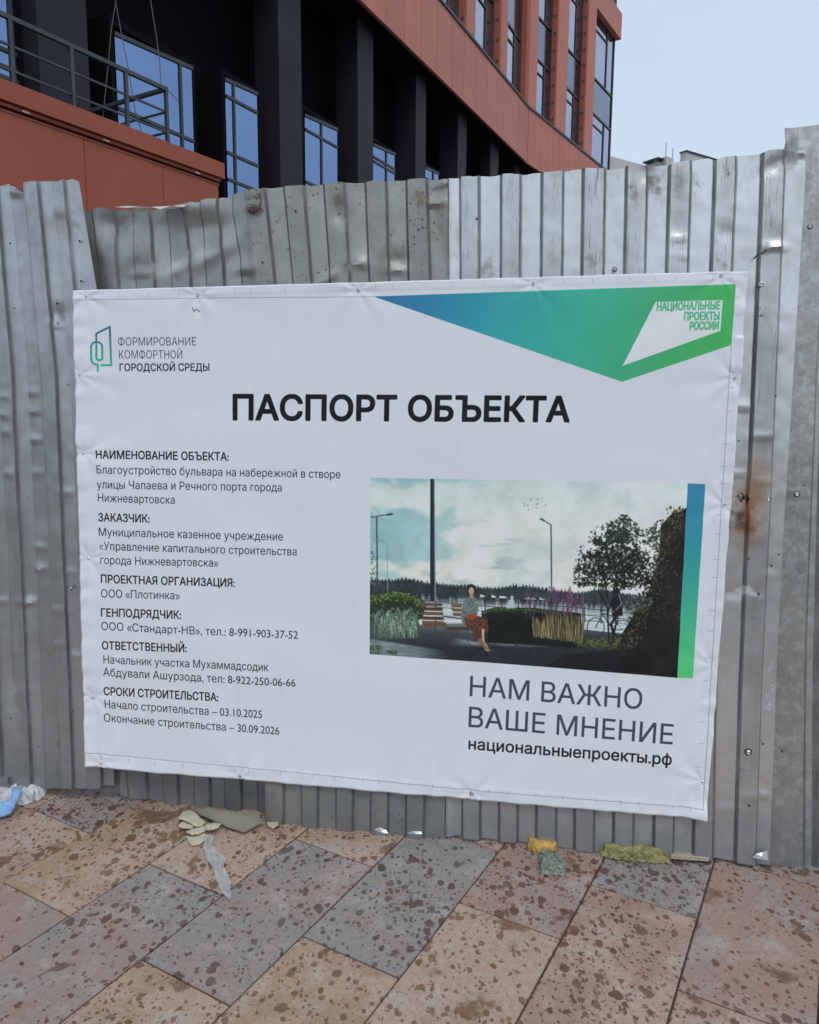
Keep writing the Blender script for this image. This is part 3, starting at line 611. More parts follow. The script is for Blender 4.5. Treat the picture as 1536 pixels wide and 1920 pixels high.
# green corner
def grad_corner(X0, Y0, X1, Y1):
    t = QX[Y0:Y1, X0:X1]+.25*(QY[Y0:Y1, X0:X1]-560)
    return lerp3(t, [(700, (38, 90, 140)), (820, (38, 112, 150)), (960, (42, 135, 148)), (1100, (48, 146, 132)), (1250, (54, 144, 104)), (1400, (56, 152, 80))])
poly([(700, 556), (1380, 533), (1371.5, 647), (1166.6, 716)], grad_corner)
poly([(1229.3, 566.5), (1355, 563), (1350.5, 620.5), (1167.7, 686)], rgb(178, 190, 205))
gt = rgb(70, 150, 118)
text('НАЦИОНАЛЬНЫЕ', (1231, 583.4), (1350.5, 581), 15.5, gt, .7)
text('ПРОЕКТЫ', (1281.7, 601.5), (1348.9, 600.5), 15.5, gt, .7)
text('РОССИИ', (1292.4, 620), (1347.3, 618.3), 15.5, gt, .7)
# logo
def grad_logo(X0, Y0, X1, Y1): return lerp3(QY[Y0:Y1, X0:X1], [(610, (35, 80, 135)), (640, (32, 110, 130)), (665, (35, 135, 125)), (700, (45, 150, 120))])
Z = lambda x, y: (130+x*.2409, 530+y*.2409)
LW = 3.7
stroke([Z(211, 405), Z(211, 398), Z(317, 345), Z(326, 643), Z(250, 643)], LW, grad_logo)
stroke([Z(212, 400)]+[Z(213, 560), Z(213, 580)]+[Z(236-23*math.cos(t), 582+22*math.sin(t)) for t in np.linspace(0, math.pi, 9)]+[Z(259, 540), Z(258, 500)]+[Z(215+43*math.cos(t), 502-40*math.sin(t)) for t in np.linspace(0, math.pi, 11)]+[Z(173, 540), Z(174, 590)]+[Z(214-40*math.cos(t), 592+46*math.sin(t)) for t in np.linspace(0, math.pi/2, 6)]+[Z(222, 640), Z(222, 690)], LW, grad_logo)
BK = rgb(12, 16, 26)
text('ФОРМИРОВАНИЕ', (221.8, 648), (367.3, 647.6), 14.2, rgb(26, 34, 48), -.22)
text('КОМФОРТНОЙ', (223.2, 672.1), (341.5, 672.1), 14.2, rgb(26, 34, 48), -.22)
text('ГОРОДСКОЙ СРЕДЫ', (224, 696.2), (392.6, 695.7), 13.8, BK, .35)
text('ПАСПОРТ ОБЪЕКТА', (436, 788.5), (1068, 792.3), 47, rgb(10, 14, 24), 1.9)
for b, t, p0, p1 in [
    (1, 'НАИМЕНОВАНИЕ ОБЪЕКТА:', (181.1, 860), (429.6, 864)), (0, 'Благоустройство бульвара на набережной в створе', (182.8, 887.7), (638.5, 897)),
    (0, 'улицы Чапаева и Речного порта города', (182.8, 915.6), (528.5, 921.6)), (0, 'Нижневартовска', (184.9, 940.5), (328.8, 944.6)),
    (1, 'ЗАКАЗЧИК:', (185.5, 977.4), (282, 979.8)), (0, 'Муниципальное казенное учреждение', (186.6, 1004.5), (530.8, 1013.6)),
    (0, '«Управление капитального строительства', (187.2, 1030.6), (556.3, 1041.8)), (0, 'города Нижневартовска»', (189.3, 1057), (410, 1062.4)),
    (1, 'ПРОЕКТНАЯ ОРГАНИЗАЦИЯ:', (190, 1092.6), (441.2, 1100.3)), (0, 'ООО «Плотинка»', (190.6, 1119.9), (338.6, 1123.3)),
    (1, 'ГЕНПОДРЯДЧИК:', (190.6, 1155.8), (341.3, 1159.9)), (0, 'ООО «Стандарт-НВ», тел.: 8-991-903-37-52', (191.3, 1180.8), (558.6, 1198.1)),
    (1, 'ОТВЕТСТВЕННЫЙ:', (192.3, 1217.4), (351.4, 1222.5)), (0, 'Начальник участка Мухаммадсодик', (195, 1243.5), (504.1, 1258)),
    (0, 'Абдували Ашурзода, тел: 8-922-250-06-66', (194, 1267.2), (554.2, 1287.8)), (1, 'СРОКИ СТРОИТЕЛЬСТВА:', (194.7, 1303.7), (410, 1314.6)),
    (0, 'Начало строительства – 03.10.2025', (196.4, 1327.4), (491.2, 1347)), (0, 'Окончание строительства – 30.09.2026', (195.4, 1352.8), (523.7, 1378.2))]:
    text(t, p0, p1, 15.0 if b else 14.4, BK if b else rgb(20, 26, 38), .38 if b else .05)
text('НАМ ВАЖНО', (880.5, 1305.7), (1203.2, 1329.4), 35.5, rgb(50, 60, 74), .35)
text('ВАШЕ МНЕНИЕ', (878.3, 1363.5), (1261, 1395.4), 36, rgb(50, 60, 74), .35)
text('национальныепроекты.рф', (878.3, 1405.5), (1259, 1434), 21, rgb(20, 26, 38), .55)
# hem line and stitch marks
LG = rgb(118, 126, 140)
stroke([(137, 563), (400, 559), (700, 556.5)], 1.2, LG)
stroke([(1371.5, 648), (1352, 960), (1335, 1240), (1318, 1516)], 1.3, LG)
stroke([(160, 1411), (500, 1443), (900, 1483), (1318, 1516)], 1.2, LG)
rr = random.Random(5)
for i in range(24):
    f = (i+.3+.5*rr.random())/24
    x = 160+1165*f; y = 1437+100*f; stroke([(x, y-22), (x, y-15)], 1.0, rgb(110, 118, 132), .8)
    x = 137+1268*f; y = 545-37*f; stroke([(x, y+6), (x, y+15)], 1.0, rgb(135, 142, 155), .8)
for i in range(22):
    f = (i+.3+.5*rr.random())/22
    y = 530+980*f; x = 1404-80*f; stroke([(x-24, y), (x-13, y+.5)], 1.2, rgb(122, 130, 143), .75)
stroke([(361, 577), (364, 584), (369, 580), (375, 585)], 1.8, rgb(80, 82, 88)); poly([(363, 586), (376, 587), (377, 598), (363, 598)], rgb(184, 192, 206), .8)

# ---------------- picture of the planned embankment
PIC = [(694.5, 896), (1290, 906.5), (1270, 1270.5), (1000, 1249), (693, 1227)]
x0, y0, PM = polymask([np.array([T(p) for p in PIC])], 3)
BASE = IMG.copy()
sl = (slice(y0, y0+PM.shape[0]), slice(x0, x0+PM.shape[1])); X, Y = QX[sl], QY[sl]
def sm(v, a, b): t = np.clip((v-a)/(b-a), 0, 1); return t*t*(3-2*t)
skyc = lerp3(X+.35*(Y-900), [(694, (112, 156, 172)), (850, (135, 168, 178)), (960, (166, 182, 190)), (1290, (176, 187, 200))])
cl = fbm(X*.011+.4*fbm(X*.02, Y*.03, 3, 9), Y*.02, 6, 3); cm = sm(cl, .42, .66)[..., None]
skyc = skyc*(1-cm)+lerp3(Y, [(900, (166, 184, 192)), (1060, (186, 194, 198))])*cm
cd = (sm(fbm(X*.014, Y*.05, 5, 12), .60, .72)*sm(X, 1050, 900)*sm(Y, 960, 1010))[..., None]*.5; skyc = skyc*(1-cd)+rgb(118, 138, 148)*cd
skyc = skyc*(.965+.07*fbm(X*.08, Y*.1, 4, 2))[..., None]
IMG[sl] = skyc
G = lambda m, c: IMG.__setitem__(sl, IMG[sl]*(1-m[..., None])+c*m[..., None])
# far shore with trees
def hor(X): return np.interp(X, [690, 1290], [1111, 1143])
spk = np.abs(((X*.155+.9*vnoise(X*.05, 0*X, 1)) % 1)-.5)*2; spk2 = np.abs(((X*.31+1.1*vnoise(X*.09, 0*X, 4)) % 1)-.5)*2
ht = 16+12*vnoise(X*.022, 0*X, 7)+8*(1-spk)*vnoise(X*.4, 0*X, 6)+4*(1-spk2); ht = ht-6*sm(X, 860, 900)*sm(X, 960, 930)
m = sm(Y, hor(X)-ht-.6, hor(X)-ht+.6); dk = rgb(38, 50, 56)*(.75+.6*fbm(X*.2, Y*.12, 3, 8))[..., None]
G(m, dk)
# water
m = sm(Y, hor(X)-3, hor(X)-1); wt = lerp3(Y-hor(X), [(0, (70, 86, 96)), (6, (120, 138, 150)), (22, (158, 174, 184)), (60, (165, 178, 190))])
wt = wt*(.8+.4*vnoise(X*.02, Y*1.2, 3))[..., None]; rf = sm(vnoise(X*.25, Y*.02, 9), .45, .6)*sm(Y-hor(X), 16, 2); wt = wt*(1-.55*rf[..., None]); G(m, wt)
for i in range(14):
    x = rr.uniform(900, 1020); poly([(x, hor(x)-rr.uniform(5, 9)), (x+7, hor(x)-5), (x+7, hor(x)-3), (x, hor(x)-3)], rgb(190, 200, 208), .7)
# railing on the embankment
def rl(x): return np.interp(x, [770, 1290], [1112, 1158])
for k_, wd in ((0, 1.6), (12, 1.2), (22, 1.0)): stroke([(770, rl(770)+k_), (1290, rl(1290)+k_)], wd, rgb(46, 56, 66), .9)
for x in np.arange(790, 1290, 6.5): stroke([(x, rl(x)), (x+3.5, rl(x)+22)], .8, rgb(70, 82, 92), .7)
for x in np.arange(786, 1290, 31): stroke([(x, rl(x)-4), (x, rl(x)+25)], 1.8, rgb(34, 42, 52))
# promenade floor
gl = np.interp(X, [690, 800, 950, 1290], [1188, 1172, 1165, 1200])
flc = lerp3(Y, [(1165, (96, 112, 124)), (1190, (46, 54, 64)), (1215, (34, 40, 49)), (1270, (26, 30, 38))])
sh = sm(fbm(X*.02, Y*.07, 4, 15), .44, .58); lit = (sm(X, 830, 900)*sm(X, 1060, 1000)*sm(Y, 1180, 1190)*sm(Y, 1216, 1204))*(1-.8*sh)
flc = flc*(1-lit[..., None])+rgb(118, 132, 144)*lit[..., None]
left = sm((Y-1196)-(X-693)*.16, 0, 4)*sm(X, 860, 760); flc = flc*(1-left[..., None])+rgb(98, 112, 124)*(.9+.2*vnoise(X*.05, Y*.5, 2))[..., None]*left[..., None]
G(sm(Y, gl-1, gl+1), flc*(.86+.28*fbm(X*.1, Y*.3, 4, 21))[..., None])
for i in range(70):
    ell(rr.uniform(880, 1180), rr.uniform(1186, 1240), rr.uniform(1, 4), rr.uniform(.5, 1.3), rgb(20, 24, 30), .8, 0, 8)
# lamp posts
def lamp(x, yb, yt, arm, wd, c):
    stroke([(x, yb), (x-1.2, yt)], wd, c)
    if arm: stroke([(x-1.2, yt), (x-1.2+arm[0], yt+arm[1])], wd*.75, c); stroke([(x-1.2+arm[0]*.72, yt+arm[1]*.72), (x-1.2+arm[0], yt+arm[1])], wd*1.5, c)
lamp(707.5, 1110, 968, (29, -4), 2.6, rgb(52, 64, 76)); stroke([(695, 969.5), (706, 970)], 2.0, rgb(52, 64, 76))
lamp(727, 1110, 1017, (-19, -4), 1.5, rgb(112, 128, 140)); lamp(1034.5, 1106, 984, (-19, -11), 2.6, rgb(58, 70, 82))
poly([(806.8, 896), (814.8, 896), (817, 1128), (806.5, 1128)], rgb(30, 38, 50)); poly([(813.2, 896), (815.2, 896), (817.5, 1128), (815, 1128)], rgb(120, 136, 150), .8)
for q in range(11): ell(rr.uniform(976, 1028), 936+rr.uniform(-1, 22), 1.3, .9, rgb(36, 42, 50), .95, rr.uniform(0, 3), 6)
# foliage stamps
def leaves(n, fx, cols, sz, alpha=.9):
    for i in range(n):
        x, y = fx(); c = cols[rr.randrange(len(cols))]; s_ = sz*rr.uniform(.5, 1.4)
        t = rr.uniform(0, 3.1); dx, dy = math.cos(t)*s_, math.sin(t)*s_
        poly([(x-dx, y-dy), (x+dy*.5, y-dx*.5), (x+dx, y+dy), (x-dy*.5, y+dx*.5)], rgb(*c), alpha, 2)
def inell(cx, cy, rx, ry, p=.5):
    def f():
        r = rr.random()**p; t = rr.uniform(0, 2*math.pi); return cx+rx*r*math.cos(t), cy+ry*r*math.sin(t)
    return f
# clipped shrub and silver grass, lower left
poly([(693, 1150), (693, 1114), (712, 1110), (740, 1108), (766, 1112), (786, 1120), (800, 1132), (792, 1160), (693, 1200)], rgb(34, 46, 34))
leaves(520, lambda: (lambda x: (x, np.interp(x, [693, 740, 770, 800], [1117, 1110, 1114, 1132])+abs(rr.gauss(0, 7))))(rr.uniform(693, 800)), [(100, 124, 78), (74, 98, 56), (50, 72, 42), (34, 50, 34)], 2.4)
leaves(260, inell(740, 1150, 50, 22), [(26, 38, 30), (44, 60, 40)], 3)
poly([(693, 1198), (693, 1165), (730, 1150), (775, 1150), (788, 1172), (786, 1196), (740, 1200)], rgb(52, 68, 66))
for i in range(330):
    x = rr.uniform(700, 782); b = rr.uniform(1165, 1198); l_ = rr.uniform(14, 32); cu = rr.uniform(-9, 9)
    c = rr.choice([(140, 158, 158), (112, 134, 132), (84, 106, 100), (60, 80, 72), (40, 56, 48)])
    stroke([(x, b), (x+cu*.4, b-l_*.6), (x+cu, b-l_*.85), (x+cu*1.7, b-l_*.7)], 1.0, rgb(*c), .85, 2)
leaves(50, lambda: (694+abs(rr.gauss(0, 7)), rr.uniform(1034, 1100)), [(52, 76, 60), (80, 110, 84)], 2.4)
leaves(60, inell(704, 1219, 14, 9), [(40, 66, 42), (60, 92, 56)], 3); leaves(40, inell(736, 1223, 12, 4), [(40, 66, 42), (60, 92, 56)], 2.6)
# hedge middle
hp = [(905, 1205), (903, 1146), (930, 1138), (1000, 1140), (1090, 1150), (1090, 1215)]
poly(hp, rgb(20, 25, 27)); leaves(420, lambda: (lambda x: (x, np.interp(x, [905, 930, 1000, 1090], [1147, 1139, 1142, 1151])+abs(rr.gauss(0, 4))))(rr.uniform(905, 1060)), [(66, 92, 58), (44, 66, 42), (28, 40, 30)], 2.0)
# purple flowers and pale grasses
for i in range(26):
    x = rr.gauss(1036, 24); 
    if i > 15: x = rr.gauss(1072, 9)
    t_ = rr.uniform(1098, 1120); stroke([(x, 1160), (x+rr.uniform(-1, 1), t_)], 1.6, rgb(66, 44, 70), .8, 2)
    leaves(16, lambda: (x+rr.gauss(0, 1.3), rr.uniform(t_, t_+24)), [(104, 62, 108), (78, 48, 84), (128, 90, 130)], 1.5)
for i in range(520):
    x = rr.uniform(1000, 1094); b = np.interp(x, [1000, 1094], [1192, 1204])+rr.uniform(-5, 3); l_ = rr.uniform(18, 50)*(.7 if x < 1020 else 1)
    c = rr.choice([(118, 110, 86), (98, 94, 68), (72, 74, 48), (50, 56, 36), (136, 128, 104), (34, 38, 30), (28, 32, 28)])
    stroke([(x, b), (x+rr.uniform(-5, 5), b-l_)], .9, rgb(*c), .8, 2)
leaves(300, lambda: (rr.uniform(1080, 1165), 1206+rr.gauss(0, 5)), [(86, 96, 48), (60, 72, 40), (36, 44, 30)], 2.6)
# cyclist behind the tree
for cx_, cy_ in ((1117, 1176), (1168, 1180)):
    stroke([(cx_+16*math.cos(t), cy_+18*math.sin(t)) for t in np.linspace(0, 6.28, 20)], 1.6, rgb(28, 34, 42), .95, 2)
stroke([(1117, 1176), (1130, 1150), (1160, 1158), (1150, 1182), (1131, 1152)], 2.0, rgb(44, 58, 74)); stroke([(1150, 1182), (1168, 1180)], 1.6, rgb(44, 58, 74)); stroke([(1126, 1146), (1134, 1143)], 2, rgb(24, 28, 34))
poly([(1150, 1120), (1160, 1112), (1168, 1124), (1167, 1154), (1148, 1156), (1146, 1136)], rgb(22, 26, 32)); ell(1157, 1108, 6, 7, rgb(30, 30, 34)); stroke([(1160, 1114), (1166, 1132), (1152, 1146), (1138, 1146)], 3, rgb(130, 124, 122), .6)
stroke([(1155, 1154), (1146, 1170), (1150, 1188)], 5, rgb(24, 28, 36))
# dark hedge right, small tree
poly([(1180, 1270), (1160, 1240), (1165, 1190), (1190, 1150), (1215, 1110), (1236, 1040), (1240, 985), (1258, 965), (1272, 962), (1290, 950), (1290, 1280)], rgb(22, 25, 27))
leaves(900, lambda: (lambda y: (rr.gauss(np.interp(y, [950, 1040, 1150, 1220], [1274, 1240, 1200, 1172]), 9), y))(rr.uniform(950, 1230)), [(30, 36, 32), (56, 58, 44), (84, 78, 56), (20, 24, 26)], 3.0)
leaves(500, lambda: (rr.uniform(1225, 1288), rr.uniform(975, 1160)), [(44, 42, 36), (32, 34, 31), (66, 58, 42), (20, 23, 25)], 2.6)
for a in ([(1142, 1206), (1139, 1140), (1122, 1108)], [(1147, 1208), (1155, 1170), (1150, 1110)], [(1139, 1150), (1160, 1090), (1180, 1060)], [(1139, 1120), (1130, 1060)], [(1150, 1110), (1164, 1040), (1170, 985)]): stroke(a, 3.0, rgb(22, 25, 28))
tr_ = random.Random(21); lobes = [(1150, 1062, 44, 30), (1118, 1072, 30, 20), (1182, 1066, 32, 24), (1140, 1034, 30, 22), (1176, 1030, 28, 22), (1108, 1046, 22, 14), (1200, 1046, 22, 18), (1092, 1066, 16, 10), (1098, 1092, 22, 9), (1132, 1092, 26, 10), (1176, 1094, 26, 12), (1124, 1014, 20, 12), (1160, 1006, 22, 14), (1208, 1084, 20, 16), (1148, 1000, 14, 10)]
for lx, ly, la, lb in lobes:
    leaves(int(la*lb*.22), inell(lx, ly, la*.85, lb*.85, .6), [(16, 20, 23), (22, 28, 27), (26, 34, 30)], 3.6)
    leaves(int(la*1.5), inell(lx, ly, la*1.15, lb*1.2, .3), [(24, 32, 29), (34, 46, 38), (50, 66, 52)], 2.6)
for _ in range(9):
    ex, ey = tr_.uniform(1095, 1200), tr_.uniform(985, 1085); leaves(14, inell(ex, ey, 4, 3), [(150, 164, 172), (120, 136, 140)], 1.8, .7)
for ex, ey in ((1086, 1052), (1080, 1068), (1112, 1000), (1130, 990), (1088, 1030), (1160, 984), (1190, 1000), (1078, 1082)): leaves(9, inell(ex, ey, 8, 6), [(26, 34, 30), (38, 52, 42)], 2.6)
leaves(260, inell(1168, 995, 34, 24, .6), [(28, 42, 34), (44, 60, 48)], 3.2); leaves(110, inell(1222, 1006, 22, 20, .6), [(28, 42, 34), (44, 60, 48)], 3.2); leaves(22, inell(1170, 972, 10, 9, .6), [(28, 42, 34)], 3)
leaves(120, inell(1200, 1128, 26, 14), [(120, 140, 140), (70, 88, 80)], 2.2, .6)
poly([(1060, 1228), (1180, 1216), (1290, 1222), (1290, 1285), (1000, 1262)], rgb(20, 22, 26), .75)
# distant sitter, benches and the seated woman
ell(960, 1121, 3, 4, rgb(150, 166, 176)); poly([(954, 1126), (964, 1124), (967, 1140), (950, 1141)], rgb(140, 160, 176))
wd1, wd2, wd3 = rgb(82, 64, 52), rgb(60, 46, 39), rgb(52, 42, 38)
for i in range(5):
    y = 1130+i*8.6; poly([(788+i*.8, y), (829+i*.9, y+.8), (830+i*.9, y+7), (788.6+i*.8, y+6.4)], (wd1, wd2)[i % 2], .95)
for i in range(3):
    y = 1133+i*8; poly([(849, y), (866, y+.4), (866, y+6.4), (850, y+6)], wd1*1.1)
poly([(792, 1170), (836, 1168), (840, 1174), (795, 1177)], wd1); poly([(838, 1176), (886, 1176), (886, 1181), (838, 1182)], wd2)
stroke([(832, 1156), (866, 1160)], 2, rgb(20, 24, 30))
for a, b in (((791, 1172), (792, 1202)), ((817, 1160), (816, 1207)), ((834, 1176), (834, 1200)), ((851, 1180), (851, 1200)), ((859, 1180), (859, 1206)), ((877, 1180), (877, 1204)), ((887, 1176), (887, 1197)), ((914, 1160), (913, 1204))): stroke([a, b], 2.0, rgb(56, 54, 54))
poly([(868, 1134), (874, 1121), (884, 1117), (893, 1121), (897, 1134), (896, 1150), (889, 1160), (870, 1174), (864, 1160)], rgb(84, 98, 102)); leaves(60, inell(881, 1138, 13, 16), [(70, 84, 90), (102, 114, 116), (60, 72, 78)], 3, .7)
stroke([(871, 1130), (874, 1146), (886, 1141), (893, 1131)], 4.5, rgb(96, 108, 110)); ell(894, 1129, 3, 2.4, rgb(150, 124, 112))
ell(884, 1106, 8.6, 10.6, rgb(32, 28, 30)); ell(884, 1108, 5.2, 7.2, rgb(164, 138, 128)); poly([(881, 1113), (887, 1113), (888, 1121), (881, 1121)], rgb(140, 114, 104)); poly([(875.5, 1098), (884, 1095), (893, 1099), (893, 1103), (884, 1100), (877, 1106)], rgb(32, 28, 30))
for x in (881.8, 886): ell(x, 1107, .9, .6, rgb(40, 34, 36))
ell(884, 1112, 1.3, .6, rgb(120, 70, 66))
poly([(870, 1158), (892, 1154), (908, 1158), (914, 1166), (917, 1180), (903, 1194), (893, 1199), (886, 1184), (874, 1174)], rgb(72, 48, 40)); leaves(70, inell(896, 1172, 16, 14), [(92, 60, 48), (62, 42, 36), (40, 30, 30)], 3.2, .7)
poly([(872, 1154), (889, 1150), (898, 1156), (884, 1162), (874, 1160)], rgb(112, 62, 48))
poly([(903, 1180), (908, 1179), (909, 1204), (919, 1219), (918, 1222), (912, 1221), (900, 1206), (897, 1199), (904, 1198)], rgb(168, 142, 128)); poly([(896, 1199), (903, 1198), (911, 1211), (920, 1219), (919, 1223), (908, 1216), (897, 1205)], rgb(106, 88, 80))
poly([(693, 1262), (693, 1200), (694, 1200)], rgb(98, 112, 124), .0)
PIX = IMG[sl].copy(); IMG = BASE
for _ in range(2):      # softness and grain of a large-format print
    PIX = (PIX*2+np.roll(PIX, 1, 0)+np.roll(PIX, -1, 0)+np.roll(PIX, 1, 1)+np.roll(PIX, -1, 1))/6
PIX = PIX*(1+.05*(rng.random(PIX.shape[:2])[..., None]-.5)).astype(np.float32)*(.93+.14*fbm(X*.03, Y*.03, 3, 61))[..., None]
IMG[sl] = IMG[sl]*(1-PM[..., None])+PIX*PM[..., None]
poly([(1290, 906.5), (1323, 908), (1299, 1272), (1270, 1270.5)], lambda X0, Y0, X1, Y1: lerp3(QY[Y0:Y1, X0:X1], [(905, (44, 108, 150)), (1000, (42, 120, 146)), (1120, (48, 142, 130)), (1200, (58, 158, 118)), (1272, (70, 172, 110))]))
# convert the colours measured under the daylight of the place to print albedo
l_ = np.where(IMG <= .04045, IMG/12.92, ((IMG+.055)/1.055)**2.4); wl = np.where(WHT8 <= .04045, WHT8/12.92, ((WHT8+.055)/1.055)**2.4)
l_ = np.clip(l_/wl*np.array([.83, .875, .92]), 0, .95); e_ = np.where(l_ <= .0031308, l_*12.92, 1.055*l_**(1/2.4)-.055)
pim = bpy.data.images.new('banner_print', TW, TH, alpha=False)
px_ = np.ones((TH, TW, 4), np.float32); px_[..., :3] = e_; pim.pixels.foreach_set(px_.ravel()); pim.update(); pim.pack()
del QX, QY, IMG, BASE, l_, e_, px_

banner = empty('information_banner', tuple(FN.W(0, BO, .35)), 'large white vinyl banner with green corner, park picture and black lettering on the fence', 'banner')
scr = [(162, 556), (371, 553), (672, 544), (1000, 532), (1352, 517), (1378, 709), (1359, 947), (1336, 1247), (1318, 1466), (885, 1488), (450, 1455), (190, 1431), (150, 703), (157, 850), (166, 1047), (175, 1308)]
NU, NV = 420, 330
uu, vv = np.meshgrid(np.linspace(0, 1, NU+1), np.linspace(0, 1, NV+1))
bx = (TLp[0]*(1-uu)+TRp[0]*uu)*(1-vv)+(BLp[0]*(1-uu)+BRp[0]*uu)*vv; by = (TLp[1]*(1-uu)+TRp[1]*uu)*(1-vv)+(BLp[1]*(1-uu)+BRp[1]*uu)*vv
# scalloped hem, nibbled a little between the fixings
bx = bx+np.where(uu < .5, 1, -1)*0+(1-np.abs(2*uu-1)**.2)*0
eR = np.exp(-((1-uu)/.01)**2); eL = np.exp(-(uu/.01)**2); eB = np.exp(-((1-vv)/.012)**2); eT = np.exp(-(vv/.012)**2)
bx = bx+eR*(1.2*(vnoise(by*.03, 0*by, 31)-.5)*2-1)+eL*1.2*(vnoise(by*.04, 0*by, 33)-.5)
by = by+eB*1.3*(vnoise(bx*.025, 0*bx, 35)-.5)*2+eT*.8*(vnoise(bx*.02, 0*bx, 36)-.5)*2
edge = np.minimum(np.minimum(uu*1268, (1-uu)*1268), np.minimum(vv*950, (1-vv)*950))
D = .007*(fbm(bx*.0035, by*.0045, 3, 41)-.5)*2*np.clip(edge/120, 0, 1)
rot = lambda t, fx, fy, sd: vnoise((bx*math.cos(t)+by*math.sin(t))*fx, (-bx*math.sin(t)+by*math.cos(t))*fy, sd)
D = D+.0065*rot(.75, .0035, .018, 43)*np.clip(1-uu*2.4, 0, 1)*np.clip(1.2-vv, 0, 1)+.004*rot(-.9, .004, .016, 47)*np.clip(1-uu*3, 0, 1)*np.clip(vv*1.6-.4, 0, 1)+.0035*(rot(.2, .003, .010, 49)-.5)+.0022*(rot(-.5, .008, .028, 44)-.5)*np.clip((uu-.55)*3, 0, 1)
for i, (x, y) in enumerate(scr):
    dx, dy = bx-x, by-y; r = np.hypot(dx, dy)+1e-3; th = np.arctan2(dy, dx)
    D = D-.0035*np.exp(-(r/14)**2)+.0017*np.exp(-r/80)*np.clip(r/14, 0, 1)*np.sin(th*7+i*1.7+.7*np.sin(3*th+i))
bE = np.exp(-(np.minimum(uu*1268, (1-uu)*1268)/26)**2)
D = D+bE*.0028*(vnoise(bx*.008, by*.055, 51)-.5)*2+np.exp(-((1-vv)*950/24)**2)*.003*(vnoise(bx*.05, by*.01, 52)-.5)*2
# welded hem ridge
D = D+.0009*((uu*1268 < 24) | ((1-uu)*1268 < 26) | (vv*950 < 17) | ((1-vv)*950 < 24))
D = D+.012*np.exp(-((1-uu)/.02)**2-((vv-.995)/.02)**2)-.010*np.exp(-((1-uu)/.012)**2)*(vv < .12)+.004*eR
R_ = cF+cR*((bx-768)/FPX)[..., None]+cU*((960-by)/FPX)[..., None]; t_ = ((FN.p+FN.n*BO-cC)@FN.n)/(R_@FN.n); Pb = cC+R_*t_[..., None]
UV = np.stack([((Pb-FN.p)@FN.d-A0)/(A1-A0), (Pb[..., 2]-Z0)/(Z1-Z0)], -1)
Pb = Pb+FN.n*D[..., None]; nu = NU+1
kb = NT('printed_vinyl'); it = kb.n('ShaderNodeTexImage'); it.image = pim; it.interpolation = 'Cubic'; uvn = kb.n('ShaderNodeUVMap'); uvn.uv_map = 'UVMap'; kb.l(uvn.outputs[0], it.inputs[0])
gr = kb.mr(kb.noise(3.5, 5, .65), .35, .75, 1.0, .955); gr2 = kb.mr(kb.noise(1, 4, .6, vec=kb.map((30, 30, 3))), .55, .8, 1, .965)
cb_ = kb.mix(1.0, it.outputs[0], kb.ma('MULTIPLY', gr, gr2), 'MULTIPLY')
wv = kb.n('ShaderNodeTexWave'); kb.l(kb.pos, wv.inputs[0])
nb = kb.bump(kb.noise(7, 4, .55), .25, .006); nb = kb.bump(kb.noise(420, 2), .08, .0004, nb)
dl = kb.mr(kb.noise(9, 5, .6), .45, .75, 0, .03); cb_ = kb.mix(dl, cb_, (.50, .49, .47))
m_ban = kb.fin(cb_, .38, 0, nb, **{'Specular IOR Level': .28})
cloth = mesh_obj('printed_sheet', Pb.reshape(-1, 3), [(r*nu+c_, (r+1)*nu+c_, (r+1)*nu+c_+1, r*nu+c_+1) for r in range(NV) for c_ in range(NU)], m_ban, banner, True, UV.reshape(-1, 2))
solid(cloth, .0012, 0)
for x, y in scr: pin('screw', screw_me, x, y, BO-.003, banner, 1.05)
for x, y in scr:
    o = pin('washer', wash_me, x, y, BO-.0045, banner, 1.4); o.scale = (1.35, 1.35, .7)

# ============================================================ OFFICE BUILDING
f_ = lambda vx: ((vx-768)/FPX)
def vert_frame(px, Y, vx, py=300):
    r = ray(px, py); P = cC+r*(Y/r[1]); return Frame((P[0], Y), (f_(vx), math.cos(PITCH)*1.0+0*P[0]))
# red cladding, dark metal, glass
def cladding(name, base, seed):
    k = NT(name); n = k.noise(.9, 4, .6); st = k.noise(1, 4, .6, vec=k.map((5, 5, .5), (seed, 0, 0)))
    c = k.mix(k.mr(n, .3, .7), tuple(v*.93 for v in base), tuple(v*1.06 for v in base)); c = k.mix(k.mr(st, .5, .8, 0, .16), c, tuple(v*.6 for v in base))
    c = k.mix(k.mr(k.noise(40, 3), .4, .7, 0, .08), c, tuple(v*1.5 for v in base))
    oi = k.n('ShaderNodeObjectInfo'); c = k.mix(1.0, c, k.mr(oi.outputs['Random'], 0, 1, .93, 1.05), 'MULTIPLY')
    return k.fin(c, .6, 0, k.bump(n, .1, .01), **{'Specular IOR Level': .18})
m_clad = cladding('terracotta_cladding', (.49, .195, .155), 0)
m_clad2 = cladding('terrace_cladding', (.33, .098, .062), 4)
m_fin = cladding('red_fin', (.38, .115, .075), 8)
m_dark = simple('charcoal_cladding', (.014, .015, .020), .6, .0, var=.35, scale=.5, bump=.05, **{'Specular IOR Level': .3})
m_blk = simple('recess_shade', (.006, .006, .008), .95, var=.1, **{'Specular IOR Level': .1})  # near-black colour carries the shade of the recess under the overhang
m_trim = simple('dark_window_frame', (.045, .05, .055), .45, .3, var=.05)
m_rail = simple('painted_rail', (.055, .06, .07), .45, .2, var=.2, scale=4)
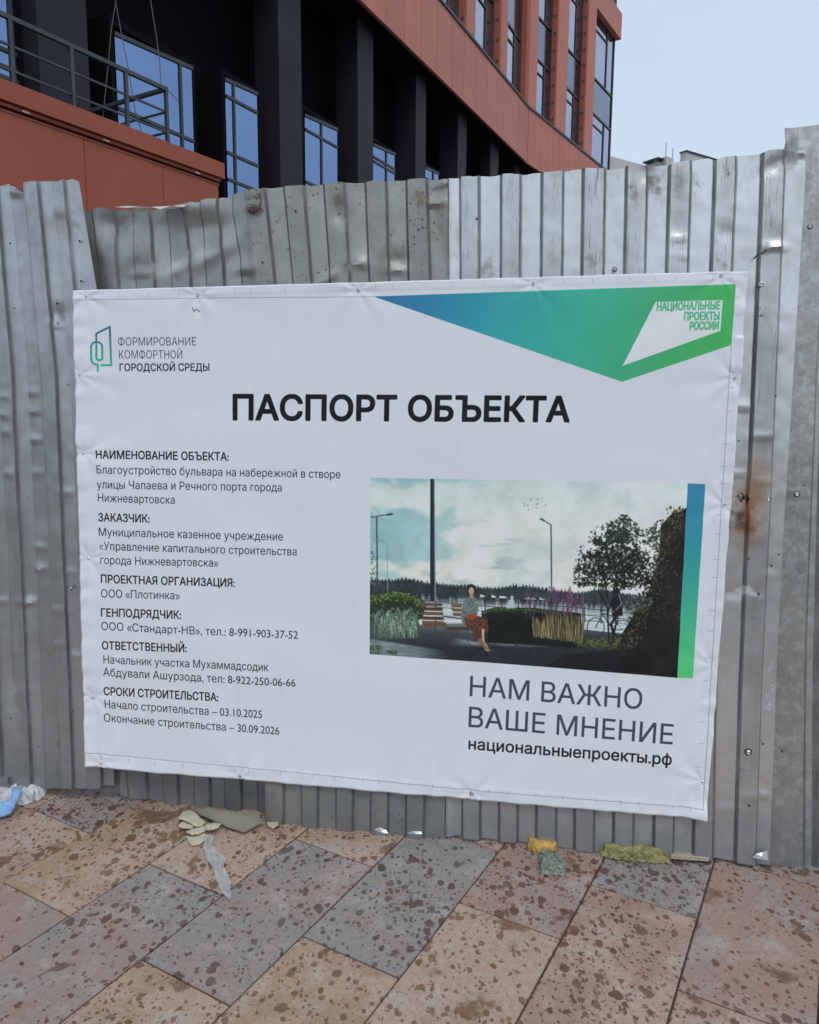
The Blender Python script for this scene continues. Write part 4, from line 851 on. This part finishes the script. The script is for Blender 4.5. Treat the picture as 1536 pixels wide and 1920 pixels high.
def glass(name, tint, rough=.02, seed=0):
    k = NT(name); n = k.noise(.7, 3, .5, vec=k.map((1, 1, 1), (seed, 0, 0)))
    c = k.mix(k.mr(n, .3, .7), tuple(v*.94 for v in tint), tuple(v*1.05 for v in tint))
    return k.fin(c, k.mr(k.noise(12, 4), .4, .8, rough, rough+.04), 1.0, k.bump(k.noise(.5, 2), .05, .03))
m_glL = glass('blue_mirror_glass', (.20, .30, .50)); m_glU = glass('pale_mirror_glass', (.40, .43, .54)); m_span = glass('spandrel_glass', (.20, .24, .31), .12)

F1 = vert_frame(989, 40.0, 1443); F2 = Frame((F1.p[0], F1.p[1]), (f_(1662), math.cos(PITCH)))
bl = empty('office_building', tuple(F1.W(0, -4, 0)), 'unfinished office building with terracotta bands over a dark recessed colonnade, mirror windows above', 'building')
zs = (F1.hit(989, 303)[1]+F1.hit(700, 27)[1])/2; zt = (F1.hit(987, 196)[1]+F1.hit(850, 33)[1])/2
hz = lambda fr, x, y: fr.hit(x, y)[1]
H2 = {k_: hz(F2, x, y) for k_, (x, y) in dict(c0=(1129, 300), tr1=(1120, 222), sp0=(1125, 213), sp1=(1127, 146), tr2=(1129, 83), hd=(1125, 42)).items()}
zband2 = hz(F2, 1165, 74); zband3 = hz(F2, 1165, 23)
def panels(fr, a_list, o0, o1, z0, z1, mat, parent, name='cladding_panel', gap=.03):
    for a, b in zip(a_list, a_list[1:]):
        mb = MB(); mb.fbox(fr, a+gap/2, b-gap/2, o0, o1, z0+random.uniform(-.01, .01)*0, z1); mb.build(name, mat, parent)
sx = lambda fr, x, y=250: fr.hit(x, y)[0]
aE1 = 0.0; aE2 = sx(F2, 1166, 50)
seams1 = [sx(F1, x) for x in (723, 757, 788, 818, 845, 868, 890, 911, 931, 951, 970)]
step = seams1[1]-seams1[0]
l1 = [seams1[0]-step*i for i in range(11, 0, -1)]+seams1+[-.02]
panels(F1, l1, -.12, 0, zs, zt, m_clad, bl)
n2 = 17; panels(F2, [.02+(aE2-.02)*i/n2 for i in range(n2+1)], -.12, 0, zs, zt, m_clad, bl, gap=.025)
# closing strips, backing, soffit
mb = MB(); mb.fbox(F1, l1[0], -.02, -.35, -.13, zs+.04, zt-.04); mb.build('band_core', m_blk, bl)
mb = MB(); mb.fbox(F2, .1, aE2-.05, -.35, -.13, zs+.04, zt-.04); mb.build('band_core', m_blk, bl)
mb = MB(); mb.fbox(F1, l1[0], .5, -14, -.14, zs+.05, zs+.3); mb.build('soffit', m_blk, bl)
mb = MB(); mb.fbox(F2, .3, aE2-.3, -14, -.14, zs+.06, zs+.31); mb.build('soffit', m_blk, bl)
mb = MB(); mb.fbox(F1, l1[0], .0, -.16, .06, zt, zt+.10); mb.build('band_flashing', m_trim, bl)
mb = MB(); mb.fbox(F2, .0, aE2, -.16, .06, zt, zt+.10); mb.build('band_flashing', m_trim, bl)
# upper glazing plane and fins
ztop = zband3+9
RO = -.36       # glazing set back
def glazing(fr, a0, a1, parent, vs_, tint_sp=True):
    mid = a0+(a1-a0)*.68
    o_ = MB()
    rowsz = [(zt+.1, H2['sp0'], m_glU), (H2['sp0'], H2['sp1'], m_span), (H2['sp1'], H2['hd']+.6, m_glU), (H2['hd']+.6, H2['hd']+.6+(H2['sp1']-H2['sp0']), m_span), (H2['hd']+.6+(H2['sp1']-H2['sp0']), ztop, m_glU)]
    fr_mb = MB(); t = .10
    for a in (a0+t/2, a1-t/2): fr_mb.fbox(fr, a-t/2, a+t/2, RO-.05, RO+.07, zt+.1, ztop)
    for r_ in rowsz[1:]: fr_mb.fbox(fr, a0+t, a1-t, RO-.04, RO+.06, r_[0]-.05, r_[0]+.05)
    for q in (0, 2, 4):
        z0, z1 = rowsz[q][:2]; fr_mb.fbox(fr, mid-.05, mid+.05, RO-.04, RO+.055, z0+.05, z1-.05)
        zz = z1-(z1-z0)*.22; fr_mb.fbox(fr, a0+t, mid-.05, RO-.04, RO+.05, zz-.04, zz+.04)
    win = fr_mb.build('window', m_trim, parent)
    for z0, z1, m_ in rowsz:
        mb = MB(); mb.fbox(fr, a0+t, a1-t, RO-.07, RO, z0, z1); p = mb.build('pane', m_, win)
        if m_ is m_span: p['label'] = 'opaque blue-grey spandrel pane'
fins1 = [(858, 872, 892), (926, 937, 952), (977, 988.5, None)]
def fin_at(fr, a0, a1, z0, z1, parent, depth=1.05):
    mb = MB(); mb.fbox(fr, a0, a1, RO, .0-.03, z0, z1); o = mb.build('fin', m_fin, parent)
    # cover strip and clip bolts on the side
    m2 = MB(); m2.fbox(fr, a0+.1, a1-.1, -.028, .02, z0, z1); m2.build('fin_cover', m_clad, o)
    m3 = MB(); z = z0+.4
    while z < z1:
        for oo in (RO+.05, -.12): m3.fbox(fr, a0-.03, a0-.002, oo-.04, oo+.04, z-.05, z+.05)
        m3.fbox(fr, a1+.002, a1+.06, -.1, -.03, z-.05, z+.05); z += .85
    b_ = m3.build('bracket', m_trim, o); b_['kind'] = 'stuff'
zA_ = zt+.1
e1 = [(sx(F1, 873, 20), sx(F1, 892, 60)), (sx(F1, 938, 60), sx(F1, 952, 100))]
pit = e1[1][0]-e1[0][0]; fl = [(e1[0][0]-pit*i, e1[0][1]-pit*i) for i in (4, 3, 2, 1)]+e1
for a, b in fl: fin_at(F1, a, b, zA_, ztop, bl)
# corner fin at the bend
mb = MB(); mb.fbox(F1, -.55, -.03, RO, -.03, zA_, ztop); o = mb.build('fin', m_fin, bl)
mb = MB(); mb.fbox(F2, -.05, .95, -.30, -.02, zA_, ztop); mb.build('fin_cover', m_clad, o)
e2 = [(sx(F2, 1044, 100), sx(F2, 1065, 130)), (sx(F2, 1100, 100), sx(F2, 1116, 130))]
for a, b in e2: fin_at(F2, a, b, zA_, ztop, bl)
ed = [(a, b) for a, b in fl]+[(-.55, 0)]
for (a, b), (c_, d_) in zip(ed, ed[1:]): glazing(F1, b+.02, c_-.02, bl, None)
xs2 = [.95, e2[0][0], e2[0][1], e2[1][0], e2[1][1], aE2-.25]
for i in (0, 2, 4): glazing(F2, xs2[i]+.02, xs2[i+1]-.02, bl, None)
# upper red lintel over the last bay, returning round the end
mb = MB(); mb.fbox(F2, e2[1][1]-.9, aE2, RO-.1, 0, zband2, zband3); mb.build('lintel_panel', m_clad, bl)
mb = MB(); mb.fbox(F2, aE2-.26, aE2-.06, RO-12, RO-.02, zt+.1, ztop); mb.build('end_wall', m_trim, bl)
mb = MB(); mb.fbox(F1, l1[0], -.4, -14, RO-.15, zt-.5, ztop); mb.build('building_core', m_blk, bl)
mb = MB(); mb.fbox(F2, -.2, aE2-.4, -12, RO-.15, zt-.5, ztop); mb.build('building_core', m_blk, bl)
# columns of the colonnade
def column(xl, xm, xr, y=200):
    am = F1.hit(xm, y, -.6)[0]; ar = F1.hit(xr, y, -.6)[0]; A = F1.W(am, -.6, 0)[:2]
    r = ray(xl, y); q = np.array([r[0], r[1]]); n2_ = -F1.n[:2]; B = np.array([q, -n2_]).T; s_ = np.linalg.solve(B, A-cC[:2]); dep = s_[1]
    mb = MB(); mb.fbox(F1, am, ar, -.6-dep, -.6, 0, zs+.05); return mb.build('column', m_dark, bl)
for c_ in [(19, 78, 170), (479, 524, 566), (631, 671, 700), (741, 780, 799), (825, 860, 876), (903, 922, 937), (958, 969, 979)]: column(*c_)
# dark back wall with the ground floor glass
G0 = vert_frame(798, 30.5, 1480, 315)
pn = [(-20, -70, 20, 335, 0), (215, 66, 357, 335, 1), (422, 151, 481, 437, 2), (571.5, 218, 632, 602, 3), (700, 273, 740, 724, 4), (798, 316, 822, 812, 5)]
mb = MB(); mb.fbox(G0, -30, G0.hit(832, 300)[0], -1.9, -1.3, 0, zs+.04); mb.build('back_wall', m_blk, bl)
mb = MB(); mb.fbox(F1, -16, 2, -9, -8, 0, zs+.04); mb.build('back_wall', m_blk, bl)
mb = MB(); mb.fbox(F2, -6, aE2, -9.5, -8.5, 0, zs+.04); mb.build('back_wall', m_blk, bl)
for i, (x0_, yt_, x1_, xm_, _) in enumerate(pn):
    a0 = G0.hit(x0_, yt_)[0]; a1 = G0.hit(x1_, yt_)[0]; ztp = G0.hit(x0_, yt_)[1]; am = G0.hit(xm_, yt_)[0] if i else a0+.8*(a1-a0)
    z0 = 1.0
    f = MB(); t = .07
    hs = [ztp-.35] if i > 1 else []
    hb = {0: [(0, 90), (0, 122), (0, 142)], 1: [(240, 211)], 2: [(425, 285), (425, 335)], 3: [(572, 340)], 4: [(702, 303)], 5: []}[i]
    for x_, y_ in hb: hs.append(G0.hit(x_, y_)[1])
    f.fbox(G0, am-t/2, am+t/2, .0, .034, z0, G0.hit(xm_, yt_+(xm_-x0_)*.44)[1])
    for h_ in hs: f.fbox(G0, a0, a1, .002, .035, h_-t/2, h_+t/2)
    zt2 = G0.hit(x1_, yt_+(x1_-x0_)*.44)[1]; f.add([G0.W(a, o_, z+dz) for a, z in ((a0-.02, ztp), (a1+.02, zt2)) for o_ in (-.002, .038) for dz in (-.01, .07)], BF)
    wo = f.build('window', m_trim, bl)
    mb = MB(); mb.add([G0.W(a, o_, z) for a, zz_ in ((a0, ztp), (a1, zt2)) for o_ in (-.08, 0) for z in (z0, zz_)], BF); mb.build('pane', m_glL, wo)
    mb = MB()
    for q0, q1 in ((a0-.12, a0-.021), (a1+.021, a1+.12)): mb.fbox(G0, q0, q1, -1.31, -.01, 0, max(ztp, zt2)+.2)
    mb.fbox(G0, a0-.02, a1+.02, -1.31, -.09, max(ztp, zt2)+.08, max(ztp, zt2)+.2); mb.build('reveal', m_blk, wo)
# plinth under the columns
mb = MB(); mb.fbox(F1, l1[0], 12, -14, -.3, 0, .6); mb.build('plinth', m_dark, bl)

# ============================================================ TERRACE
W0 = vert_frame(313, 12.2, 1600, 268)
tr = empty('entrance_terrace', tuple(W0.W(-3, -1, 0)), 'raised terracotta clad terrace block behind the left end of the fence', 'terrace')
ztw = W0.hit(313, 265)[1]; zf0 = W0.hit(313, 296)[1]
aR = W0.hit(421, 306)[0]; aRp = W0.hit(416, 335)[0]
s1, s2 = W0.hit(157, 300, -.1)[0], W0.hit(304, 340, -.1)[0]
stp = s2-s1
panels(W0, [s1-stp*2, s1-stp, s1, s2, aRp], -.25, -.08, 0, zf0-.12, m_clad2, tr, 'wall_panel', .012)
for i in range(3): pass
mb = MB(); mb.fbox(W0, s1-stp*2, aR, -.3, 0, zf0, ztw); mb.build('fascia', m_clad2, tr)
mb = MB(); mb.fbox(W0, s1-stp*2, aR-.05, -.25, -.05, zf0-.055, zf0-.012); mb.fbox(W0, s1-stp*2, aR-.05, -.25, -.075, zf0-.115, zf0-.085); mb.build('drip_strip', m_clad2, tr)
mb = MB(); mb.fbox(W0, s1-stp*2, aR-.06, -3.0, -.31, 0, ztw-.02); mb.build('terrace_deck', m_dark, tr)
# patches of bare primer along the strip
mb = MB()
for x_ in (48, 197, 368): 
    a = W0.hit(x_, 240)[0]; mb.fbox(W0, a, a+.10, -.07, -.045, zf0-.05, zf0-.03)
mb.build('bare_patch', m_paint, tr)
rg = bpy.data.objects.new('railing', None); link(rg, tr); rg.location = Vector(W0.W(-1, -.15, ztw))-root_loc(tr)
zr = W0.hit(313, 168, -.15)[1]; px_posts = [-90, 27, 138, 238, 312]
hr = zr-ztw; Oo = -.15; ap = [W0.hit(x_, 200, Oo)[0] for x_ in px_posts]
ap[0] = ap[1]-(ap[2]-ap[1])*1.0
for a in ap:
    mb = MB(); mb.fbox(W0, a-.025, a+.025, Oo-.025, Oo+.025, ztw, zr-.02); mb.build('post', m_rail, rg)
back = 1.9
mb = MB(); mb.fbox(W0, ap[-1]-.025, ap[-1]+.025, Oo-back-.025, Oo-back+.025, ztw-.0, zr-.02); mb.build('post', m_rail, rg)
for h_, t in ((hr, .055), (hr*.60, .026), (hr*.24, .026)):
    mb = MB(); mb.fbox(W0, ap[0]-1, ap[-1]+.025, Oo-t/2, Oo+t/2, ztw+h_-t/2, ztw+h_+t/2); mb.build('rail', m_rail, rg)
    mb = MB(); mb.fbox(W0, ap[-1]-t/2, ap[-1]+t/2, Oo-back, Oo-t/2-.002, ztw+h_-t/2, ztw+h_+t/2); mb.build('rail', m_rail, rg)
# hanging cables
m_cab = simple('grey_cable', (.10, .09, .09), .7)
for nm, pts, Y_ in (('dark cable hanging over the terrace, nearest the wide column', [(217, -300), (217, 5), (208, 60), (203, 120), (196, 190), (192, 230)], 13.2), ('slack cable crossing the first lower window', [(219, -300), (217, 5), (228, 65), (241, 130), (252, 200), (266, 250)], 13.25), ('single cable hanging against the glass down to the railing corner', [(280, -300), (283, 5), (292, 60), (299, 110), (302, 160), (318, 172), (335, 190)], 13.6)):
    P = []
    for x_, y_ in pts:
        r = ray(x_, y_); P.append(cC+r*(Y_/r[1]))
    P = [P[0]]+[P[i]*(1-t)+P[i+1]*t for i in range(len(P)-1) for t in (.25, .5, .75, 1)]
    mb = MB(); mb.tube(P, .008, 5); o = mb.build('hanging_cable', m_cab); o['label'] = nm; o['category'] = 'cable'

# overhead wire crossing the band
# ============================================================ FAR BLOCK
FB = vert_frame(1286, 95, 2900, 300)
fb = empty('apartment_block', tuple(FB.W(6, -5, 0)), 'distant pale apartment block roof peeping over the fence under the sky', 'building')
m_pale = simple('pale_panel_wall', (.52, .50, .50), .8, var=.08, scale=.3); m_pdark = simple('grey_roof_box', (.20, .23, .26), .7)
zr0 = FB.hit(1286, 284)[1]; zlow = FB.hit(1250, 303)[1]
mb = MB(); mb.fbox(FB, 0, 30, -.8, 0, 0, zr0); mb.fbox(FB, .1, 29.9, -12, -.81, 0, zr0-1.5); mb.build('wall', m_pale, fb)
mb = MB(); mb.fbox(FB, -.1, 30.1, -.9, .15, zr0, zr0+.15); mb.build('parapet_cap', m_trim, fb)
mb = MB(); mb.fbox(FB, -14, -.02, -4, -1, 0, zlow-.6); mb.build('lower_wall', m_pale, fb)
a0 = FB.hit(1262, 295)[0]; a1 = FB.hit(1275, 295)[0]; zz = FB.hit(1265, 290)[1]
mb = MB(); mb.fbox(FB, a0, a1, -4, -.9, zlow-.6, zz); mb.build('stair_head', m_pale, fb)
mb = MB(); mb.fbox(FB, a0-1.2, a0-.01, -4, -1.2, zlow-.6, zz-.75); mb.fbox(FB, a1+.01, -.05, -4, -2, zlow-.6, zz-.35); mb.build('roof_box', m_pdark, fb)
mb = MB(); mb.fbox(FB, a0-1.0, a0-.01, -3.6, -1.3, zz-.28, zz-.12); mb.fbox(FB, a0-.95, a0-.8, -2, -1.4, zz-.75, zz-.28); mb.build('canopy', m_trim, fb)
for x_, h_ in ((1274, 1.1), (1287, .7)):
    a = FB.hit(x_, 290)[0]; mb = MB(); mb.fbox(FB, a-.03, a+.03, -2, -1.94, zlow-.6, zr0+.2+h_); mb.build('antenna', m_pdark, fb)
for r_ in range(8):
    for q in range(9):
        mb = MB(); z_ = 2+r_*3.2; a = 1.5+q*3.2; mb.fbox(FB, a, a+1.5, -.05, .02, z_, z_+1.5); 
        if z_+1.5 < zr0-.5: mb.build('window', m_span, fb)
# hall buildings / trees are hidden by the fence

# ============================================================ LITTER
def gp(x, y, z=0.0): return ground(x, y, z)
def sheetlet(name, pts, mat, z=.006, thick=.002, bend=.0, parent=None, seed=0, hs=None, n=3, rel=.35):
    """irregular piece: outline given by where it lies; subdivided and crumpled"""
    rr_ = random.Random(seed)
    P = [gp(x, y, z+(hs[i] if hs else 0)) for i, (x, y) in enumerate(pts)]
    bm = bmesh.new(); vs_ = [bm.verts.new(p) for p in P]; bm.faces.new(vs_)
    bmesh.ops.triangulate(bm, faces=bm.faces[:]); bmesh.ops.subdivide_edges(bm, edges=bm.edges[:], cuts=n, use_grid_fill=True)
    for v in bm.verts:
        q = v.co; v.co.z += bend*(fbm(q.x*22, q.y*22, 3, seed)-.3)*2; v.co.x += rel*.01*(vnoise(q.x*120, q.y*120, seed)-.5); v.co.y += rel*.01*(vnoise(q.x*120, q.y*120, seed+4)-.5)
        v.co.z = max(v.co.z, .003)
    bm.normal_update()
    V = [tuple(v.co) for v in bm.verts]; bm.verts.index_update(); F = [tuple(l.index for l in f.verts) for f in bm.faces]; bm.free()
    o = mesh_obj(name, V, F, mat, parent, True, None, 35); solid(o, thick, 1); return o
def lump(name, pts, h, mat, parent=None, seed=0, rough=.012, n=4, base=0.0):
    """solid chunk: footprint + height, roughened"""
    B = [gp(x, y, base) for x, y in pts]; c_ = np.mean(B, 0)
    Tt = [c_+(b-c_)*.86+np.array([0, 0, h]) for b in B]
    bm = bmesh.new(); vb = [bm.verts.new(p) for p in B]; vt = [bm.verts.new(p) for p in Tt]; k_ = len(B)
    bm.faces.new(vb[::-1]); bm.faces.new(vt)
    for i in range(k_): bm.faces.new((vb[i], vb[(i+1) % k_], vt[(i+1) % k_], vt[i]))
    bmesh.ops.triangulate(bm, faces=bm.faces[:])
    for _ in range(n): bmesh.ops.subdivide_edges(bm, edges=[e for e in bm.edges if e.calc_length() > .006], cuts=1, use_grid_fill=False); bmesh.ops.triangulate(bm, faces=bm.faces[:])
    bmesh.ops.smooth_vert(bm, verts=bm.verts[:], factor=.6, use_axis_x=True, use_axis_y=True, use_axis_z=True); bmesh.ops.smooth_vert(bm, verts=bm.verts[:], factor=.6, use_axis_x=True, use_axis_y=True, use_axis_z=True)
    bm.normal_update()
    for v in bm.verts:
        q = v.co.copy(); d = rough*(fbm(q.x*45+q.z*30, q.y*45-q.z*20, 4, seed)-.5)*2+rough*.6*(vnoise(q.x*170+q.z*90, q.y*170+q.z*60, seed+7)-.5); v.co += v.normal*d; v.co.z = max(v.co.z, .002+base)
    V = [tuple(v.co) for v in bm.verts]; bm.verts.index_update(); F = [tuple(l.index for l in f.verts) for f in bm.faces]; bm.free()
    return mesh_obj(name, V, F, mat, parent, True, None, 60)
def lab(o, l, c, g=None):
    o['label'] = l; o['category'] = c
    if g: o['group'] = g
    return o
m_foam = simple('yellow_foam', (.60, .38, .10), .8, var=.3, scale=22, bump=.6, bdist=.003)
m_wool = simple('mineral_wool', (.30, .28, .12), .95, var=.45, scale=30, bump=.9, bdist=.005)
m_gwool = simple('green_grey_wool', (.22, .26, .21), .95, var=.6, scale=45, bump=1, bdist=.006)
m_card = simple('olive_card', (.24, .22, .16), .75, var=.12, scale=9)
m_board = simple('pale_board', (.42, .36, .27), .8, var=.2, scale=14)
m_crumb = simple('torn_cream_wallboard', (.52, .47, .34), .85, var=.16, scale=25, bump=.4, bdist=.003)
m_sack = simple('white_woven_sack', (.62, .64, .66), .5, var=.2, scale=18, bump=.8, bdist=.006)
m_blue = simple('pale_blue_film', (.22, .38, .66), .35, var=.12, scale=12)
m_stone = simple('grey_block', (.16, .165, .17), .85, var=.2, scale=10)
kf = NT('clear_plastic_film'); m_film = kf.fin((.62, .66, .70), .25, 0, kf.bump(kf.noise(40, 4), .6, .004)); kf.b.inputs['Alpha'].default_value = .5

# sack and blue film, left edge
o = lump('torn_sack', [(-60, 1500), (-60, 1484), (0, 1483), (50, 1481), (90, 1481), (86, 1492), (72, 1503), (58, 1509), (30, 1511), (0, 1512)], .045, m_sack, seed=3, rough=.014)
lab(o, 'crumpled white sack lying against the foot of the fence at far left', 'sack')
o = sheetlet('plastic_film', [(25, 1482), (44, 1482), (38, 1492), (33, 1508), (28, 1520), (20, 1535), (-30, 1540), (-30, 1503), (0, 1505), (18, 1500)], m_blue, z=.05, bend=.02, seed=5, thick=.001, hs=[.01, .01, .008, 0, -.03, -.044, -.044, .0, .005, .006])
lab(o, 'pale blue plastic strip folded over the white sack', 'plastic')
o = lump('concrete_chunk', [(-40, 1496), (-30, 1482), (10, 1480), (26, 1482), (20, 1494), (0, 1500)], .075, m_stone, seed=8, rough=.006); lab(o, 'rounded grey lump on the white sack at the left edge', 'rubble')
# olive card under the fence
o = sheetlet('card_sheet', [(358, 1519), (390, 1514), (480, 1530), (496, 1541), (457, 1563), (420, 1551), (385, 1535)], m_card, z=.012, bend=.008, seed=11, thick=.003, hs=[.006, .03, .035, .01, -.004, -.004, .002])
lab(o, 'olive brown card sheet sticking out from under the fence', 'card')
o = sheetlet('cream_chip', [(499, 1541), (522, 1541), (523, 1546), (512, 1553), (502, 1547)], m_crumb, z=.012, bend=.003, seed=12, thick=.006); lab(o, 'small cream chip peeking from under the fence right of the card', 'chip')
pieces = [([(334, 1538), (345, 1525), (357, 1522), (372, 1532), (386, 1545), (380, 1549), (366, 1551), (350, 1543)], .020, 'uppermost'), ([(334, 1552), (340, 1545), (352, 1545), (365, 1553), (356, 1557), (345, 1556)], .010, 'leftmost'),
          ([(348, 1562), (362, 1555), (380, 1549), (388, 1553), (384, 1560), (370, 1565), (360, 1568)], .016, 'middle'), ([(349, 1567), (362, 1571), (372, 1567), (384, 1560), (389, 1570), (384, 1578), (372, 1584), (360, 1585), (352, 1578)], .008, 'lowest'),
          ([(386, 1550), (400, 1546), (414, 1548), (410, 1554), (398, 1558), (386, 1558)], .022, 'rightmost')]
for i, (pp, z, wd_) in enumerate(pieces):
    o = sheetlet('cream_scrap', pp, m_crumb, z=z, bend=.008, seed=20+i, thick=.005, rel=.6); lab(o, wd_+' of the torn cream scraps heaped left of the olive card', 'scrap', 'torn cream scraps by the fence')
# clear plastic ribbon
L_ = [(384, 1563), (382, 1580), (384, 1602), (392, 1615), (400, 1630), (404, 1645), (410, 1660), (418, 1676), (430, 1686)]
R2 = [(396, 1566), (400, 1585), (412, 1598), (422, 1612), (420, 1628), (430, 1640), (432, 1655), (433, 1668), (434, 1684)]
V = []; 
for i in range(33):
    t = i/32*8; j = min(7, int(t)); f = t-j
    l = np.array(L_[j])*(1-f)+np.array(L_[j+1])*f; r = np.array(R2[j])*(1-f)+np.array(R2[j+1])*f
    for q in range(11):
        s_ = q/10; p = l*(1-s_)+r*s_+np.array([3.2*(vnoise(i*.9, 7, 2)-.5) if q == 0 else (5*(vnoise(i*.8, 3, 5)-.5) if q == 10 else 0), 0]); h = .004+.012*abs(math.sin(s_*3.1*1.5+t*.9))*(1-.6*i/32)+.006*vnoise(i*.5, q*.8, 3)
        V.append(gp(p[0]+1.5*math.sin(i*1.3)*(s_-.5), p[1], h))
o = mesh_obj('plastic_ribbon', V, [(r*11+q, r*11+q+1, (r+1)*11+q+1, (r+1)*11+q) for r in range(32) for q in range(10)], m_film, None, True)
lab(o, 'crumpled translucent plastic strip lying across the pink slab', 'plastic')
# yellow foam and green wool
o = lump('foam_chunk', [(988, 1580), (1000, 1578), (1042, 1582), (1045, 1598), (1040, 1606), (1020, 1603), (1000, 1597), (990, 1590)], .035, m_foam, seed=31, rough=.008); lab(o, 'orange yellow foam chunk at the foot of the fence', 'foam')
o = lump('wool_tuft', [(1010, 1606), (1025, 1602), (1040, 1604), (1052, 1615), (1061, 1634), (1048, 1641), (1025, 1644), (1014, 1632)], .028, m_gwool, seed=33, rough=.018, n=5); lab(o, 'fibrous grey-green wool tuft below the yellow foam', 'insulation')
o = lump('wool_strip', [(1124, 1592), (1150, 1590), (1200, 1597), (1256, 1600), (1257, 1621), (1228, 1620), (1180, 1616), (1140, 1612), (1126, 1606)], .040, m_wool, seed=35, rough=.012, n=5); lab(o, 'long greenish mineral wool strip jammed under the fence', 'insulation')
mb = MB(); A = [gp(1257, 1616), gp(1329, 1621), gp(1333, 1604), gp(1262, 1600)]
V = [a+np.array([0, 0, z]) for z in (.010, .026) for a in A]; mb.add(V, [(0, 1, 2, 3), (7, 6, 5, 4), (0, 4, 5, 1), (1, 5, 6, 2), (2, 6, 7, 3), (3, 7, 4, 0)]); o = mb.build('wood_offcut', m_board); bevel(o, .002); lab(o, 'flat pale wooden offcut beside the mineral wool strip', 'board')
wt = bpy.data.objects['wool_tuft']; mb = MB(); rf_ = random.Random(4)
for i in range(150):
    x_, y_ = rf_.uniform(1012, 1058), rf_.uniform(1606, 1642); p = gp(x_, y_, rf_.uniform(.010, .030)); q = p+np.array([rf_.uniform(-.014, .014), rf_.uniform(-.014, .014), rf_.uniform(-.006, .012)])
    mb.tube([p, (p+q)/2+np.array([0, 0, .004]), q], .00055, 3)
o = mb.build('fibre', simple('pale_fibre', (.50, .54, .46), .9, var=.5, scale=50), wt); o['kind'] = 'stuff'
ws = bpy.data.objects['wool_strip']; mb = MB()
for i in range(260):
    x_ = rf_.uniform(1126, 1256); y_ = np.interp(x_, [1126, 1256], [1600, 1612])+rf_.uniform(-8, 9); p = gp(x_, y_, rf_.uniform(.012, .040)); q = p+np.array([rf_.uniform(-.010, .010), rf_.uniform(-.012, .004), rf_.uniform(-.008, .008)])
    mb.tube([p, (p+q)/2+np.array([0, 0, .003]), q], .0005, 3)
o = mb.build('fibre', simple('yellow_fibre', (.52, .48, .22), .9, var=.5, scale=50), ws); o['kind'] = 'stuff'
# crumbs and grit along the foot of the fence and in the joints
V = []; F = []
rg_ = random.Random(3)
for i in range(1500):
    s_ = rg_.uniform(-2.2, 2.0); o_ = abs(rg_.gauss(0, .05))+.0; p = FN.W(s_, o_+.0, 0); r = rg_.uniform(.0012, .0045)*(1 if rg_.random() < .93 else 2)
    if i > 1100:
        x_, y_ = rg_.uniform(-1.6, 1.6), rg_.uniform(1.5, 2.7); p = np.array([x_, y_, 0]); r *= .55
    n0 = len(V); V += [tuple(p+np.array([math.cos(q*2.09+i)*r, math.sin(q*2.09+i)*r, 0])) for q in range(3)]+[tuple(p+np.array([0, 0, r*1.1]))]
    F += [(n0, n0+1, n0+3), (n0+1, n0+2, n0+3), (n0+2, n0, n0+3), (n0+2, n0+1, n0)]
o = mesh_obj('grit', V, F, simple('grit', (.14, .12, .10), .9, var=.5, scale=50)); o['kind'] = 'stuff'; o['label'] = 'loose grit and crumbs along the foot of the fence'; o['category'] = 'grit'
# soil verge of fine dirt swept against the sheets
V = []; F = []
for i in range(241):
    s_ = -2.6+i*.0215
    for q in range(5):
        V.append(tuple(FN.W(s_, -.10+q*.045+.012*(vnoise(i*.3, q, 5)-.5), -.012+.020*math.sin(q/4*math.pi)*vnoise(i*.18, 0, 8))))
F = [(i*5+q, i*5+q+1, i*5+q+6, i*5+q+5) for i in range(240) for q in range(4)]
o = mesh_obj('dirt_line', V, F, m_soil, None, True); o['kind'] = 'stuff'; o['label'] = 'thin line of dirt blown against the foot of the fence'; o['category'] = 'dirt'
